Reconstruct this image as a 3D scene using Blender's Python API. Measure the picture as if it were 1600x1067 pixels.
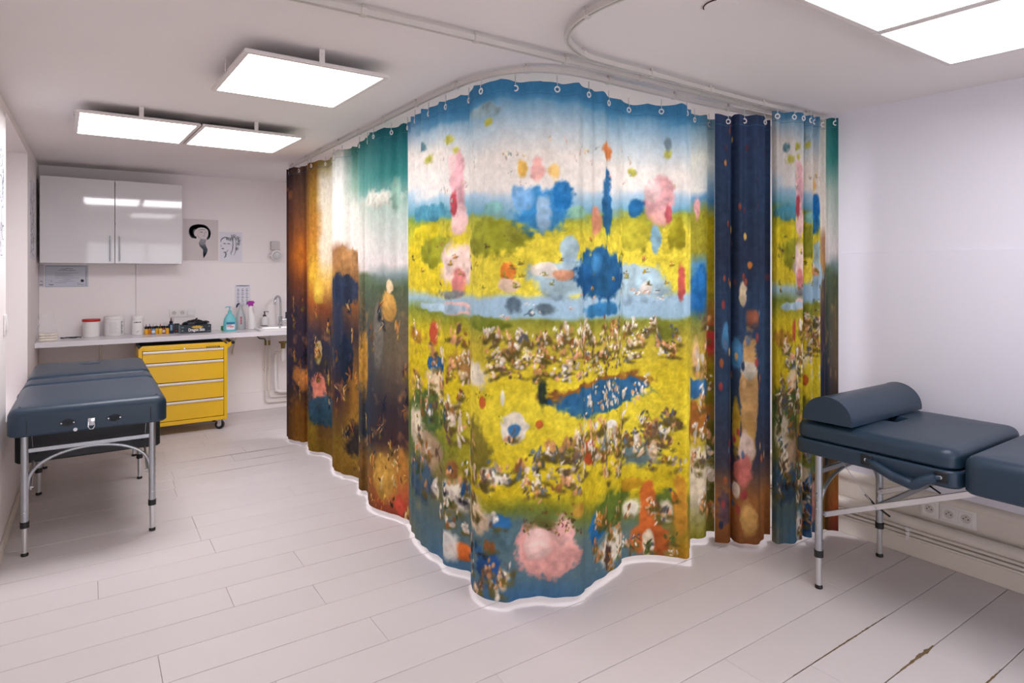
import bpy, bmesh, math, random
import numpy as np
from mathutils import Vector, Matrix
for _o in list(bpy.data.objects): bpy.data.objects.remove(_o)
SC = bpy.context.scene; COL = SC.collection
PI = math.pi

# ------------------------------------------------------------------ camera, world, exposure
F_PX = 969.0; CAM_H = 1.42; YAW = math.atan2(660.0, F_PX)
cam_data = bpy.data.cameras.new('camera'); cam = bpy.data.objects.new('camera', cam_data); COL.objects.link(cam)
cam.location = (0, 0, CAM_H); cam.rotation_euler = (PI/2, 0, -YAW)
cam_data.sensor_width = 36; cam_data.lens = F_PX/1600*36; cam_data.shift_y = -106.5/1600
cam_data.clip_start = 0.05; cam_data.clip_end = 60
SC.camera = cam
world = bpy.data.worlds.new('world'); SC.world = world; world.use_nodes = True
world.node_tree.nodes['Background'].inputs[0].default_value = (.95, .95, 1, 1)
world.node_tree.nodes['Background'].inputs[1].default_value = 2.7
SC.view_settings.view_transform = 'Standard'; SC.view_settings.look = 'None'
SC.view_settings.gamma = 1; SC.view_settings.use_curve_mapping = False
SC.view_settings.exposure = 0.14
PANEL_EMIT = 9.0

# ------------------------------------------------------------------ helpers
def lin(c):
    return tuple(((v/255)/12.92 if v/255 <= .04045 else ((v/255+.055)/1.055)**2.4) for v in c[:3])
MATS = {}
def mat(name, rgb, rough=.6, metal=0., var=.06, scale=8., bump=0., bscale=60., spec=.5, coat=0., trans=0., alpha=1., objvar=0.):
    """procedural principled material: noise-varied colour, optional fine bump"""
    if name in MATS: return MATS[name]
    m = bpy.data.materials.new(name); m.use_nodes = True; nt = m.node_tree; N = nt.nodes; L = nt.links
    b = N['Principled BSDF']; c = lin(rgb)
    b.inputs['Roughness'].default_value = rough; b.inputs['Metallic'].default_value = metal
    b.inputs['Specular IOR Level'].default_value = spec
    b.inputs['Coat Weight'].default_value = coat; b.inputs['Coat Roughness'].default_value = .04
    b.inputs['Transmission Weight'].default_value = trans; b.inputs['Alpha'].default_value = alpha
    tc = N.new('ShaderNodeTexCoord'); nz = N.new('ShaderNodeTexNoise')
    nz.inputs['Scale'].default_value = scale; nz.inputs['Detail'].default_value = 4
    L.new(tc.outputs['Object'], nz.inputs['Vector'])
    mx = N.new('ShaderNodeMix'); mx.data_type = 'RGBA'
    mx.inputs[6].default_value = tuple(v*(1-var) for v in c)+(1,)
    mx.inputs[7].default_value = tuple(min(1, v*(1+var)) for v in c)+(1,)
    L.new(nz.outputs['Fac'], mx.inputs[0]); out = mx.outputs[2]
    if objvar:
        oi = N.new('ShaderNodeObjectInfo'); mr = N.new('ShaderNodeMapRange')
        mr.inputs[3].default_value = 1-objvar; mr.inputs[4].default_value = 1+objvar*.4
        L.new(oi.outputs['Random'], mr.inputs[0])
        hs = N.new('ShaderNodeHueSaturation'); L.new(out, hs.inputs['Color']); L.new(mr.outputs[0], hs.inputs['Value']); out = hs.outputs[0]
    L.new(out, b.inputs['Base Color'])
    if bump:
        n2 = N.new('ShaderNodeTexNoise'); n2.inputs['Scale'].default_value = bscale; n2.inputs['Detail'].default_value = 3
        L.new(tc.outputs['Object'], n2.inputs['Vector'])
        bp = N.new('ShaderNodeBump'); bp.inputs['Strength'].default_value = bump; bp.inputs['Distance'].default_value = .004
        L.new(n2.outputs['Fac'], bp.inputs['Height']); L.new(bp.outputs[0], b.inputs['Normal'])
    MATS[name] = m; return m
def emit_mat(name, rgb, strength):
    m = bpy.data.materials.new(name); m.use_nodes = True; nt = m.node_tree
    b = nt.nodes['Principled BSDF']; b.inputs['Base Color'].default_value = lin(rgb)+(1,)
    b.inputs['Emission Color'].default_value = lin(rgb)+(1,); b.inputs['Emission Strength'].default_value = strength
    return m

def B(): return bmesh.new()
def box(bm, x0, x1, y0, y1, z0, z1, bev=0, seg=2, mtx=None):
    m = Matrix.Translation(((x0+x1)/2, (y0+y1)/2, (z0+z1)/2)) @ Matrix.Diagonal((abs(x1-x0), abs(y1-y0), abs(z1-z0), 1))
    r = bmesh.ops.create_cube(bm, size=1, matrix=m); vs = r['verts']
    if bev:
        es = list({e for v in vs for e in v.link_edges})
        rr = bmesh.ops.bevel(bm, geom=es, offset=bev, segments=seg, affect='EDGES', profile=.5); vs = list({v for f in rr['faces'] for v in f.verts} | {v for v in vs if v.is_valid})
    if mtx: bmesh.ops.transform(bm, matrix=mtx, verts=vs)
    return bm
def align(p0, p1):
    d = (Vector(p1)-Vector(p0)); return Matrix.Translation((Vector(p0)+Vector(p1))/2) @ d.to_track_quat('Z', 'Y').to_matrix().to_4x4(), d.length
def cyl(bm, p0, p1, r0, r1=None, seg=16):
    m, l = align(p0, p1)
    bmesh.ops.create_cone(bm, cap_ends=True, segments=seg, radius1=r0, radius2=r0 if r1 is None else r1, depth=l, matrix=m); return bm
def bar(bm, p0, p1, w, h, bev=0):
    """rectangular bar between two points; w across, h in the upright direction"""
    p0 = Vector(p0); p1 = Vector(p1); d = (p1-p0).normalized(); up = Vector((0, 0, 1))
    s = d.cross(up); s = s.normalized() if s.length > 1e-4 else Vector((1, 0, 0)); u = s.cross(d)
    m = Matrix((s.to_4d(), d.to_4d(), u.to_4d(), (0, 0, 0, 1))).transposed(); m.translation = (p0+p1)/2
    for i in range(3): m[3][i] = 0
    m[3][3] = 1
    l = (p1-p0).length
    return box(bm, -w/2, w/2, -l/2, l/2, -h/2, h/2, bev, 1, m)
def tube(bm, pts, r, seg=8, cap=True):
    P = [Vector(p) for p in pts]; rings = []; up = Vector((0, 0, 1)); n = None
    for i, p in enumerate(P):
        t = (P[min(i+1, len(P)-1)]-P[max(i-1, 0)]).normalized()
        if n is None:
            n = t.cross(up); n = n.normalized() if n.length > 1e-3 else Vector((1, 0, 0))
        else: n = (n - t*n.dot(t)).normalized()
        b = t.cross(n); rr = r[i] if isinstance(r, (list, tuple)) else r
        rings.append([bm.verts.new(p+(n*math.cos(a)+b*math.sin(a))*rr) for a in [2*PI*k/seg for k in range(seg)]])
    for a, b2 in zip(rings, rings[1:]):
        for k in range(seg): bm.faces.new((a[k], a[(k+1) % seg], b2[(k+1) % seg], b2[k]))
    if cap: bm.faces.new(list(reversed(rings[0]))); bm.faces.new(rings[-1])
    return bm
def sweep(bm, pts, prof):
    """sweep a 2-D profile (side, up) along a path, up stays upright"""
    P = [Vector(p) for p in pts]; rings = []
    for i, p in enumerate(P):
        t = (P[min(i+1, len(P)-1)]-P[max(i-1, 0)]); t.z = 0; t.normalize(); s = Vector((t.y, -t.x, 0))
        rings.append([bm.verts.new(p+s*a+Vector((0, 0, b))) for a, b in prof])
    n = len(prof)
    for a, b in zip(rings, rings[1:]):
        for k in range(n): bm.faces.new((a[k], a[(k+1) % n], b[(k+1) % n], b[k]))
    bm.faces.new(list(reversed(rings[0]))); bm.faces.new(rings[-1]); return bm
def lathe(bm, prof, c=(0, 0, 0), seg=24, sx=1., sy=1.):
    rings = []
    for r, z in prof:
        rings.append([bm.verts.new((c[0]+sx*r*math.cos(2*PI*k/seg), c[1]+sy*r*math.sin(2*PI*k/seg), c[2]+z)) for k in range(seg)])
    for a, b in zip(rings, rings[1:]):
        for k in range(seg): bm.faces.new((a[k], a[(k+1) % seg], b[(k+1) % seg], b[k]))
    bm.faces.new(list(reversed(rings[0]))); bm.faces.new(rings[-1]); return bm
def torus(bm, c, axis, R, r, n=14, m=6):
    q = Vector(axis).normalized().to_track_quat('Z', 'Y')
    V = [[bm.verts.new(Vector(c)+q @ Vector(((R+r*math.cos(2*PI*j/m))*math.cos(2*PI*i/n), (R+r*math.cos(2*PI*j/m))*math.sin(2*PI*i/n), r*math.sin(2*PI*j/m)))) for j in range(m)] for i in range(n)]
    for i in range(n):
        for j in range(m): bm.faces.new((V[i][j], V[(i+1) % n][j], V[(i+1) % n][(j+1) % m], V[i][(j+1) % m]))
    return bm
def prism(bm, pts, d):
    """extrude a closed 3-D outline by vector d"""
    a = [bm.verts.new(p) for p in pts]; b = [bm.verts.new(Vector(p)+Vector(d)) for p in pts]; n = len(a)
    bm.faces.new(a); bm.faces.new(list(reversed(b)))
    for k in range(n): bm.faces.new((a[(k+1) % n], a[k], b[k], b[(k+1) % n]))
    return bm
def rrect(x0, x1, y0, y1, r, n=6):
    out = []
    for cx, cy, a0 in ((x1-r, y1-r, 0), (x0+r, y1-r, PI/2), (x0+r, y0+r, PI), (x1-r, y0+r, 1.5*PI)):
        for k in range(n+1): a = a0+PI/2*k/n; out.append((cx+r*math.cos(a), cy+r*math.sin(a)))
    return out
def slab(bm, x0, x1, y0, y1, z0, z1, rc, re, rb=.008, hole=None, crown=0.):
    """cushion slab: rounded plan corners, rolled top edge, optional oval hole"""
    rings = []
    def ring(d, z): rings.append([bm.verts.new((x, y, z)) for x, y in rrect(x0+d, x1-d, y0+d, y1-d, max(rc-d, .004))])
    ring(rb, z0); ring(0, z0+rb)
    for k in range(0, 7):
        a = PI/2*k/6; ring(re*(1-math.cos(a)), z1-re+re*math.sin(a))
    if crown: ring(re+.05, z1+crown*.6); ring(re+.12, z1+crown)
    if hole:
        hx, hy, rx, ry = hole; base = [v.co.copy() for v in rings[-1]]; zt = base[0].z
        for s, z in ((1.12, zt), (1.0, zt-.008), (.93, zt-.03), (.9, z0+.02)):
            rings.append([bm.verts.new((hx+rx*s*math.cos(math.atan2((v.y-hy)*.9, v.x-hx)), hy+ry*s*math.sin(math.atan2((v.y-hy)*.9, v.x-hx)), z)) for v in base])
    n = len(rings[0])
    for a, b in zip(rings, rings[1:]):
        for k in range(n): bm.faces.new((a[k], a[(k+1) % n], b[(k+1) % n], b[k]))
    bm.faces.new(list(reversed(rings[0]))); bm.faces.new(rings[-1]); return bm
def obj(name, bm, m, parent=None, smooth=40, loc=None, **props):
    me = bpy.data.meshes.new(name)
    if not isinstance(bm, bpy.types.Mesh):
        bmesh.ops.recalc_face_normals(bm, faces=bm.faces); bm.to_mesh(me); bm.free()
        if smooth:
            me.polygons.foreach_set('use_smooth', [True]*len(me.polygons)); me.set_sharp_from_angle(angle=math.radians(smooth))
    else: bpy.data.meshes.remove(me); me = bm
    if m is not None and not me.materials: me.materials.append(m)
    o = bpy.data.objects.new(name, me); COL.objects.link(o)
    if parent: o.parent = parent
    if loc: o.location = loc
    for k, v in props.items(): o[k] = v
    return o
def thing(name, label, cat, loc=(0, 0, 0), rz=0., group=None):
    o = bpy.data.objects.new(name, None); COL.objects.link(o); o.location = loc; o.rotation_euler = (0, 0, rz)
    o.empty_display_size = .1; o['label'] = label; o['category'] = cat
    if group: o['group'] = group
    return o
def tag(o, label, cat, group=None):
    o['label'] = label; o['category'] = cat
    if group: o['group'] = group
    return o
def struct(name, bm, m, parent=None, smooth=40):
    o = obj(name, bm, m, parent, smooth)
    if not parent: o['kind'] = 'structure'
    return o
def clone(src, loc, parent=None, rz=None):
    c = src.copy(); COL.objects.link(c); c.location = loc
    if rz is not None: c.rotation_euler = (0, 0, rz)
    c.parent = parent; return c
def text(name, s, size, mtx, m, parent, label=None, fit=None, thick=.0004, bold=0.):
    cu = bpy.data.curves.new(name, 'FONT'); cu.body = s; cu.size = size; cu.align_x = 'CENTER'; cu.align_y = 'CENTER'; cu.extrude = thick; cu.resolution_u = 3; cu.offset = bold
    t = bpy.data.objects.new(name, cu); COL.objects.link(t); bpy.context.view_layer.update()
    me = bpy.data.meshes.new_from_object(t.evaluated_get(bpy.context.evaluated_depsgraph_get()))
    bpy.data.objects.remove(t)
    if fit:
        xs = [v.co.x for v in me.vertices]; w = max(xs)-min(xs); me.transform(Matrix.Diagonal((fit/w, 1, 1, 1)))
    me.transform(mtx); me.name = name; me.materials.clear(); o = obj(name, me, m, parent)
    if label: o['label'] = label
    return o
def ribbons(bm, lines, w, to3d, th=.0006):
    """flat pen strokes: polylines in paper coordinates -> thin printed ribbons"""
    for ln in lines:
        ww = w
        if isinstance(ln, tuple): ln, ww = ln
        L, R = [], []
        for i, p in enumerate(ln):
            a = ln[max(i-1, 0)]; b = ln[min(i+1, len(ln)-1)]; dx, dy = b[0]-a[0], b[1]-a[1]; l = math.hypot(dx, dy) or 1
            t = ww*(.35+.65*math.sin(PI*(i+.5)/len(ln))); nx, ny = -dy/l*t/2, dx/l*t/2
            L.append(bm.verts.new(to3d(p[0]+nx, p[1]+ny))); R.append(bm.verts.new(to3d(p[0]-nx, p[1]-ny)))
        for i in range(len(ln)-1): bm.faces.new((L[i], L[i+1], R[i+1], R[i]))
    return bm
def arc(cx, cy, rx, ry, a0, a1, n=10):
    return [(cx+rx*math.cos(math.radians(a0+(a1-a0)*k/n)), cy+ry*math.sin(math.radians(a0+(a1-a0)*k/n))) for k in range(n+1)]
def ceil_z(x, y): return 2.24+.02*y+.01*x

# ------------------------------------------------------------------ materials
m_wall = mat('wall_paint', (241, 233, 233), .55, var=.015, scale=3, bump=.05, bscale=90)
m_wallr = mat('wall_paint_lilac', (231, 229, 239), .55, var=.015, scale=3, bump=.05, bscale=90)
m_ceil = mat('ceiling_paint', (236, 230, 229), .75, var=.02, scale=2.5, bump=.06, bscale=40)
m_panelw = mat('wall_panel_paint', (242, 234, 233), .4, var=.015, scale=2)
m_panelr = mat('wall_panel_lilac', (231, 229, 240), .42, var=.015, scale=2)
m_trim = mat('trim_paint', (228, 219, 210), .5, var=.05, scale=9)
m_gap = mat('dark_joint', (70, 58, 50), .9, var=.2, scale=12)
m_chip = mat('bare_wood_chip', (118, 98, 66), .9, var=.45, scale=60)
m_white = mat('white_plastic', (236, 232, 230), .35, var=.01)
m_alu = mat('satin_aluminium', (176, 180, 186), .32, .85, var=.05, scale=30)
m_alu2 = mat('bright_aluminium', (214, 214, 216), .28, .8, var=.04, scale=30)
m_rail = mat('rail_aluminium', (206, 200, 194), .4, .1, var=.05, scale=14)
m_chrome = mat('chrome', (200, 204, 210), .1, 1., var=.02)
m_black = mat('black_plastic', (20, 20, 22), .45, var=.1)
m_leather = mat('slate_leatherette', (33, 53, 71), .37, var=.05, scale=20, bump=.12, bscale=420, spec=.45)
m_leatherd = mat('black_leatherette', (18, 20, 26), .45, var=.1, scale=20, bump=.1, bscale=400)
m_yellow = mat('yellow_enamel', (238, 188, 6), .33, var=.02, scale=6, coat=.2)
m_counter = mat('white_worktop', (232, 228, 232), .22, var=.012, scale=5)
m_gloss = mat('gloss_white_door', (222, 219, 221), .06, var=.005, bump=.012, bscale=22, coat=.5)
m_ceramic = mat('white_ceramic', (238, 236, 236), .12, var=.005, coat=.3)
m_paper = mat('white_paper', (226, 224, 232), .8, var=.02, scale=14)
m_paperg = mat('grey_tracing_paper', (216, 206, 206), .8, var=.03, scale=10)
m_ink = mat('graphite_ink', (92, 104, 112), .8, var=.2, scale=120)
m_inkd = mat('dark_ink', (34, 40, 48), .8, var=.1)
m_brass = mat('old_brass', (140, 118, 62), .4, .6, var=.1)
m_clear = mat('clear_film', (240, 240, 244), .12, var=0, trans=.9)
m_frost = mat('frosted_plastic', (214, 218, 220), .4, var=.01, trans=.35)

# ------------------------------------------------------------------ room shell
XL, XR, YB, YF = -.37, 3.44, 6.84, -2.6
def slope_box(bm, x0, x1, y0, y1, th):
    v = [bm.verts.new((x, y, ceil_z(x, y)+dz)) for dz in (0, th) for x, y in ((x0, y0), (x1, y0), (x1, y1), (x0, y1))]
    for f in ((0, 3, 2, 1), (4, 5, 6, 7), (0, 1, 5, 4), (1, 2, 6, 5), (2, 3, 7, 6), (3, 0, 4, 7)): bm.faces.new([v[k] for k in f])
    return bm
ceiling = struct('ceiling', slope_box(B(), XL-.6, XR+.15, YF-.15, YB+.15, .1), m_ceil, smooth=0)
floor = struct('floor', box(B(), XL-.55, XR+.15, YF-.15, YB+.15, -.08, -.007), m_gap, smooth=0)
# painted floor boards, every one its own piece
m_plank = mat('white_floor_board', (217, 209, 210), .42, var=.035, scale=5, bump=.1, bscale=34, objvar=.03, spec=.4)
joint = {3.45: [.53], 3.05: [.86], 2.65: [.84], 2.25: [.957], 2.45: [.21], 1.05: [2.16], .85: [2.62], 4.45: [.46], 4.65: [.47], 5.25: [1.03], 5.45: [.48]}
rnd = random.Random(4); plank_mesh = {}
y = YF
k = 0
yr = .05-.2*13
while yr < YB-.01:
    key = round(yr, 2)
    js = list(joint.get(key, []))
    first = js[0] if js else rnd.uniform(XL+.35, XL+1.6)
    xs = [first]
    while xs[-1]+1.9 < XR-.25: xs.append(xs[-1]+1.9)
    xs = [XL]+[v for v in xs]+[XR]
    if xs[1]-XL > 1.95: xs.insert(1, xs[1]-1.6)
    w = min(yr+.2, YB)-yr
    for a, b_ in zip(xs, xs[1:]):
        ln = round(b_-a, 3); kk = (ln, round(w, 3))
        if kk not in plank_mesh:
            bm = box(B(), .0006, ln-.0006, 0.0014, w-.0014, -.02, 0, .0012, 1)
            bmesh.ops.recalc_face_normals(bm, faces=bm.faces); me = bpy.data.meshes.new('floor_board'); bm.to_mesh(me); bm.free(); me.materials.append(m_plank); plank_mesh[kk] = me
        o = bpy.data.objects.new('floor_board', plank_mesh[kk]); COL.objects.link(o); o.parent = floor; o.location = (a, yr, rnd.uniform(-.0006, 0))
    yr = round(yr+.2, 4)
def chip(x0, x1, yc, wmax, seed, peak=.5, name='chipped_joint'):
    r = random.Random(seed); bm = B(); n = int((x1-x0)/.012); T, Bt = [], []
    for i in range(n+1):
        t = i/n; e = math.exp(-((t-peak)/.28)**2)*wmax*r.uniform(.25, 1)+.0012
        T.append(bm.verts.new((x0+(x1-x0)*t, yc+e*r.uniform(.4, 1), .0006))); Bt.append(bm.verts.new((x0+(x1-x0)*t, yc-e*r.uniform(.4, 1), .0006)))
    for i in range(n): bm.faces.new((Bt[i], Bt[i+1], T[i+1], T[i]))
    return obj(name, bm, m_chip, floor, 0)
chip(2.22, 2.66, 1.05, .012, 1, .75); chip(2.05, 2.72, 1.25, .005, 2, .6); chip(2.42, 2.7, .85, .006, 3); chip(.45, 1.5, 5.25, .004, 5); chip(.5, 1.3, 4.85, .003, 6); chip(.9, 1.35, 5.05, .003, 7)

# walls
wall_back = struct('wall_back', box(B(), XL-.55, XR+.15, YB, YB+.12, -.05, 2.5), m_wall, smooth=0)
xs = [XL, .359, 1.86, 2.76, XR]
for a, b_ in zip(xs, xs[1:]):
    obj('panel', box(B(), a+.0012, b_-.0012, YB-.012, YB, .0, 1.53, .002, 1), m_panelw, wall_back)
wall_right = struct('wall_right', box(B(), XR, XR+.12, YF-.12, YB+.12, -.05, 2.5), m_wallr, smooth=0)
ys = [YF, -1.69, -.49, .71, 1.911, 3.11, 4.31, 5.51, YB-.013]
for a, b_ in zip(ys, ys[1:]):
    obj('panel', box(B(), XR-.012, XR, a+.0006, b_-.0006, 0, 1.53, .002, 1), m_panelr, wall_right)
# unseen front wall; the framed opening is added to let in soft fill daylight
bm = B()
for a in ((XL-.55, -.1, YF-.12, YF, -.05, 2.5), (3.25, XR+.15, YF-.12, YF, -.05, 2.5), (-.1, 3.25, YF-.12, YF, 2.12, 2.5)): box(bm, *a)
wall_front = struct('wall_front', bm, m_wall, smooth=0)
bm = B()
for a in ((-.1, -.05, YF-.08, YF-.03, 0, 2.12), (3.2, 3.25, YF-.08, YF-.03, 0, 2.12), (-.05, 3.2, YF-.08, YF-.03, 2.07, 2.12), (1.0, 1.05, YF-.08, YF-.03, 0, 2.07), (2.1, 2.15, YF-.08, YF-.03, 0, 2.07)): box(bm, *a)
struct('added_opening_1', bm, m_trim, smooth=0)
bm = B(); NY0, NY1, NZ0, NZ1 = 4.26, 5.66, .62, 2.285
for a in ((XL-.5, XL, YF-.12, NY0, -.05, 2.5), (XL-.5, XL, NY1, YB+.12, -.05, 2.5), (XL-.5, XL, NY0, NY1, -.05, NZ0), (XL-.5, XL, NY0, NY1, NZ1, 2.5), (XL-.5, XL-.38, NY0, NY1, NZ0, NZ1)): box(bm, *a)
wall_left = struct('wall_left', bm, m_wall, smooth=0)
struct('baseboard_left', box(B(), XL, XL+.012, YF, YB-.02, 0, .07, .003, 1), m_trim)
struct('baseboard_back', box(B(), XL+.015, XR-.02, YB-.034, YB-.012, 0, .19, .004, 1), m_panelw)
struct('baseboard_right', box(B(), XR-.03, XR-.012, YF, YB-.04, 0, .085, .003, 1), m_trim)
# dado moulding and the boxed-in pipes along the right wall
bm = B(); prof = [(-.012, .300), (-.024, .302), (-.030, .312), (-.030, .330), (-.020, .342), (-.012, .346)]
a = [bm.verts.new((XR+p[0], YF, p[1])) for p in prof]; b2 = [bm.verts.new((XR+p[0], YB-.04, p[1])) for p in prof]
for i in range(len(prof)): bm.faces.new((a[i], a[(i+1) % len(prof)], b2[(i+1) % len(prof)], b2[i]))
bm.faces.new(a); bm.faces.new(list(reversed(b2)))
struct('trim_1', bm, m_trim)
struct('trim_2', box(B(), XR-.0145, XR-.0122, YF, YB-.04, .086, .299), m_trim, smooth=0)
def wall_pipe(r, x, z, label, nm='heating_pipe'):
    o = obj(nm, cyl(B(), (x, YF+.02, z), (x, YB-.06, z), r, seg=20), m_trim); return tag(o, label, 'pipe', None)
pt = thing('heating_pipe', 'thick white heating pipe running along the right wall under the sockets', 'pipe', (XR-.055, 1.0, .180))
obj('pipe', cyl(B(), (0, -3.5, 0), (0, 5.7, 0), .028, seg=24), m_trim, pt)
for yy in (-.6, .62, 2.6, 4.2): obj('pipe_clip', box(B(), -.034, .040, yy-1.0-.011, yy-1.0+.011, -.031, .031, .006, 1), m_trim, pt)
for i, (r, z, lb) in enumerate(((.0095, .133, 'thin white pipe just under the thick heating pipe, right wall'), (.0085, .110, 'thin white pipe, middle of three on the right wall'), (.0075, .091, 'lowest thin white pipe above the right baseboard'))):
    q = thing('water_pipe', lb, 'pipe', (XR-.030, 1.0, z), group='thin pipes along the right wall')
    obj('pipe', cyl(B(), (0, -3.5, 0), (0, 5.7, 0), r, seg=12), m_trim, q)
    for yy in (.05, 1.46, 3.1): obj('pipe_clip', box(B(), -r-.003, .018, yy-1.0-.007, yy-1.0+.007, -r-.001, r+.001, .0008, 1), m_white, q)

# ------------------------------------------------------------------ LED ceiling panels
LED = [emit_mat('led_diffuser_%d' % k_, (252, 250, 255), PANEL_EMIT*f_) for k_, f_ in enumerate((1.5, 1.5, .55, 0.95, .95, 2.9, 1.3))]; led_n = 0
m_frame = mat('white_metal_frame', (222, 214, 212), .4, var=.01)
def led(cx, cy, sx, sy, rz, label, sides=(-1, 1)):
    global led_n
    zb = ceil_z(cx, cy)-.064
    t = thing('led_panel', label, 'ceiling light', (cx, cy, zb), rz, 'square LED ceiling panels')
    t.rotation_euler = (.02, -.01, rz)
    hx, hy, f = sx/2, sy/2, .02
    obj('diffuser', box(B(), -hx+f, hx-f, -hy+f, hy-f, .0015, .006), LED[led_n], t, 0); led_n += 1
    bm = B()
    for a in ((-hx, hx, -hy, -hy+f), (-hx, hx, hy-f, hy), (-hx, -hx+f, -hy+f, hy-f), (hx-f, hx, -hy+f, hy-f)): box(bm, *a, 0, .012, .0015, 1)
    obj('frame', bm, m_frame, t)
    obj('back_plate', box(B(), -hx+.004, hx-.004, -hy+.004, hy-.004, .0121, .016), m_frame, t, 0)
    for x, y2 in [(0, -hy-.002), (0, hy+.002)]+[(s_*(hx+.002), 0) for s_ in sides]:
        bm = B(); w = .011
        if x == 0: box(bm, -w, w, y2-.0015, y2+.0015, 0.004, .064, .0005, 1); cyl(bm, (0, y2-.004, .045), (0, y2+.004, .045), .0035, seg=8)
        else: box(bm, x-.0015, x+.0015, -w, w, 0.004, .064, .0005, 1); cyl(bm, (x-.004, 0, .045), (x+.004, 0, .045), .0035, seg=8)
        obj('bracket', bm, m_frame, t)
    s = 1 if 'right' not in label else -1
    obj('cable', tube(B(), [(hx-.08, hy-.05, .018), (hx+.01, hy-.03, .03), (hx+.035, hy+.0, .035), (hx+.05, hy-.02, .06), (hx+.04, hy-.03, .062)], .0022, 6), m_white, t)
    return t
led(.222, 4.262, .585, .70, .03, 'leftmost LED panel of the pair above the wall cupboard', (-1,))
led(.815, 4.283, .585, .70, .03, 'LED panel of the far pair nearest to the curtain rail', (1,))
led(.745, 2.752, .57, .655, .02, 'single bright LED panel left of the curtain')
led(1.875, .70, .585, .66, .0, 'partly cut-off LED panel at the top edge, left of the near pair', (-1,))
led(2.462, .71, .585, .66, .0, 'LED panel of the near pair beside the right wall', (1,))
led(2.35, 3.05, .585, .66, .0, 'LED panel inside the curtained-off cubicle, nearest the curtain front')
led(2.35, 4.75, .585, .66, .0, 'LED panel inside the curtained-off cubicle, nearest the back wall')

# ------------------------------------------------------------------ curtain rails
def smooth_path(P, n=10):
    P = np.array(P, float); Q = np.vstack([2*P[0]-P[1], P, 2*P[-1]-P[-2]]); out = []
    for i in range(1, len(Q)-2):
        p0, p1, p2, p3 = Q[i-1:i+3]
        for t in np.linspace(0, 1, n, endpoint=False):
            out.append(.5*((2*p1)+(-p0+p2)*t+(2*p0-5*p1+4*p2-p3)*t*t+(-p0+3*p1-3*p2+p3)*t**3))
    out.append(P[-1]); return np.array(out)
def resample(D, n):
    s = np.r_[0, np.cumsum(np.hypot(*np.diff(D, axis=0).T))]; q = np.linspace(0, s[-1], n)
    return np.c_[np.interp(q, s, D[:, 0]), np.interp(q, s, D[:, 1])], q, s[-1]
def rail(pts, label, drop=.026, step=.42, first=.2):
    D, q, L = resample(smooth_path(pts), 160)
    t = thing('curtain_rail', label, 'curtain rail', (D[0][0], D[0][1], ceil_z(*D[0])-drop), group='ceiling curtain rails')
    o3 = Vector((D[0][0], D[0][1], ceil_z(*D[0])-drop))
    P = [Vector((p[0], p[1], ceil_z(*p)-drop))-o3 for p in D]
    prof = [(-.011, -.009), (-.004, -.009), (-.004, -.005), (.004, -.005), (.004, -.009), (.011, -.009), (.011, .009), (-.011, .009)]
    obj('track', sweep(B(), P, prof), m_rail, t)
    d = first
    while d < L-.03:
        i = int(d/L*159); p = P[i]; tg = (P[min(i+1, 159)]-P[max(i-1, 0)]).normalized(); ang = math.atan2(tg.y, tg.x)
        bm = B(); M = Matrix.Translation(p) @ Matrix.Rotation(ang, 4, 'Z')
        box(bm, -.011, .011, -.0145, .0145, -.0115, .0125, .002, 1, M); cyl(bm, p+Vector((0, 0, .009)), p+Vector((0, 0, drop)), .006, seg=8)
        obj('bracket', bm, m_rail, t); d += step
    return t
railA = [(1.46, 5.62), (1.43, 5.3), (1.405, 4.0), (1.385, 3.0), (1.385, 2.6), (1.41, 2.32), (1.49, 2.14), (1.62, 2.055), (1.8, 2.035), (2.1, 2.045), (2.6, 2.05), (3.42, 2.03)]
railB = [(-.3, 1.96), (.3, 1.94), (.56, 1.925), (.97, 1.918), (1.5, 1.925), (2.0, 1.93), (2.6, 1.945), (3.42, 1.965)]
railC = [(1.62, .55), (1.40, .95), (1.335, 1.3), (1.325, 1.5), (1.37, 1.66), (1.46, 1.765), (1.6, 1.835), (1.75, 1.852), (2.0, 1.858), (2.6, 1.885), (3.42, 1.905)]
rail(railA, 'curtain rail bending round above the big painted curtain')
rail(railB, 'straight ceiling curtain rail crossing in front of the curtain')
rail(railC, 'curtain rail with a round bend above the open floor')

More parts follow.
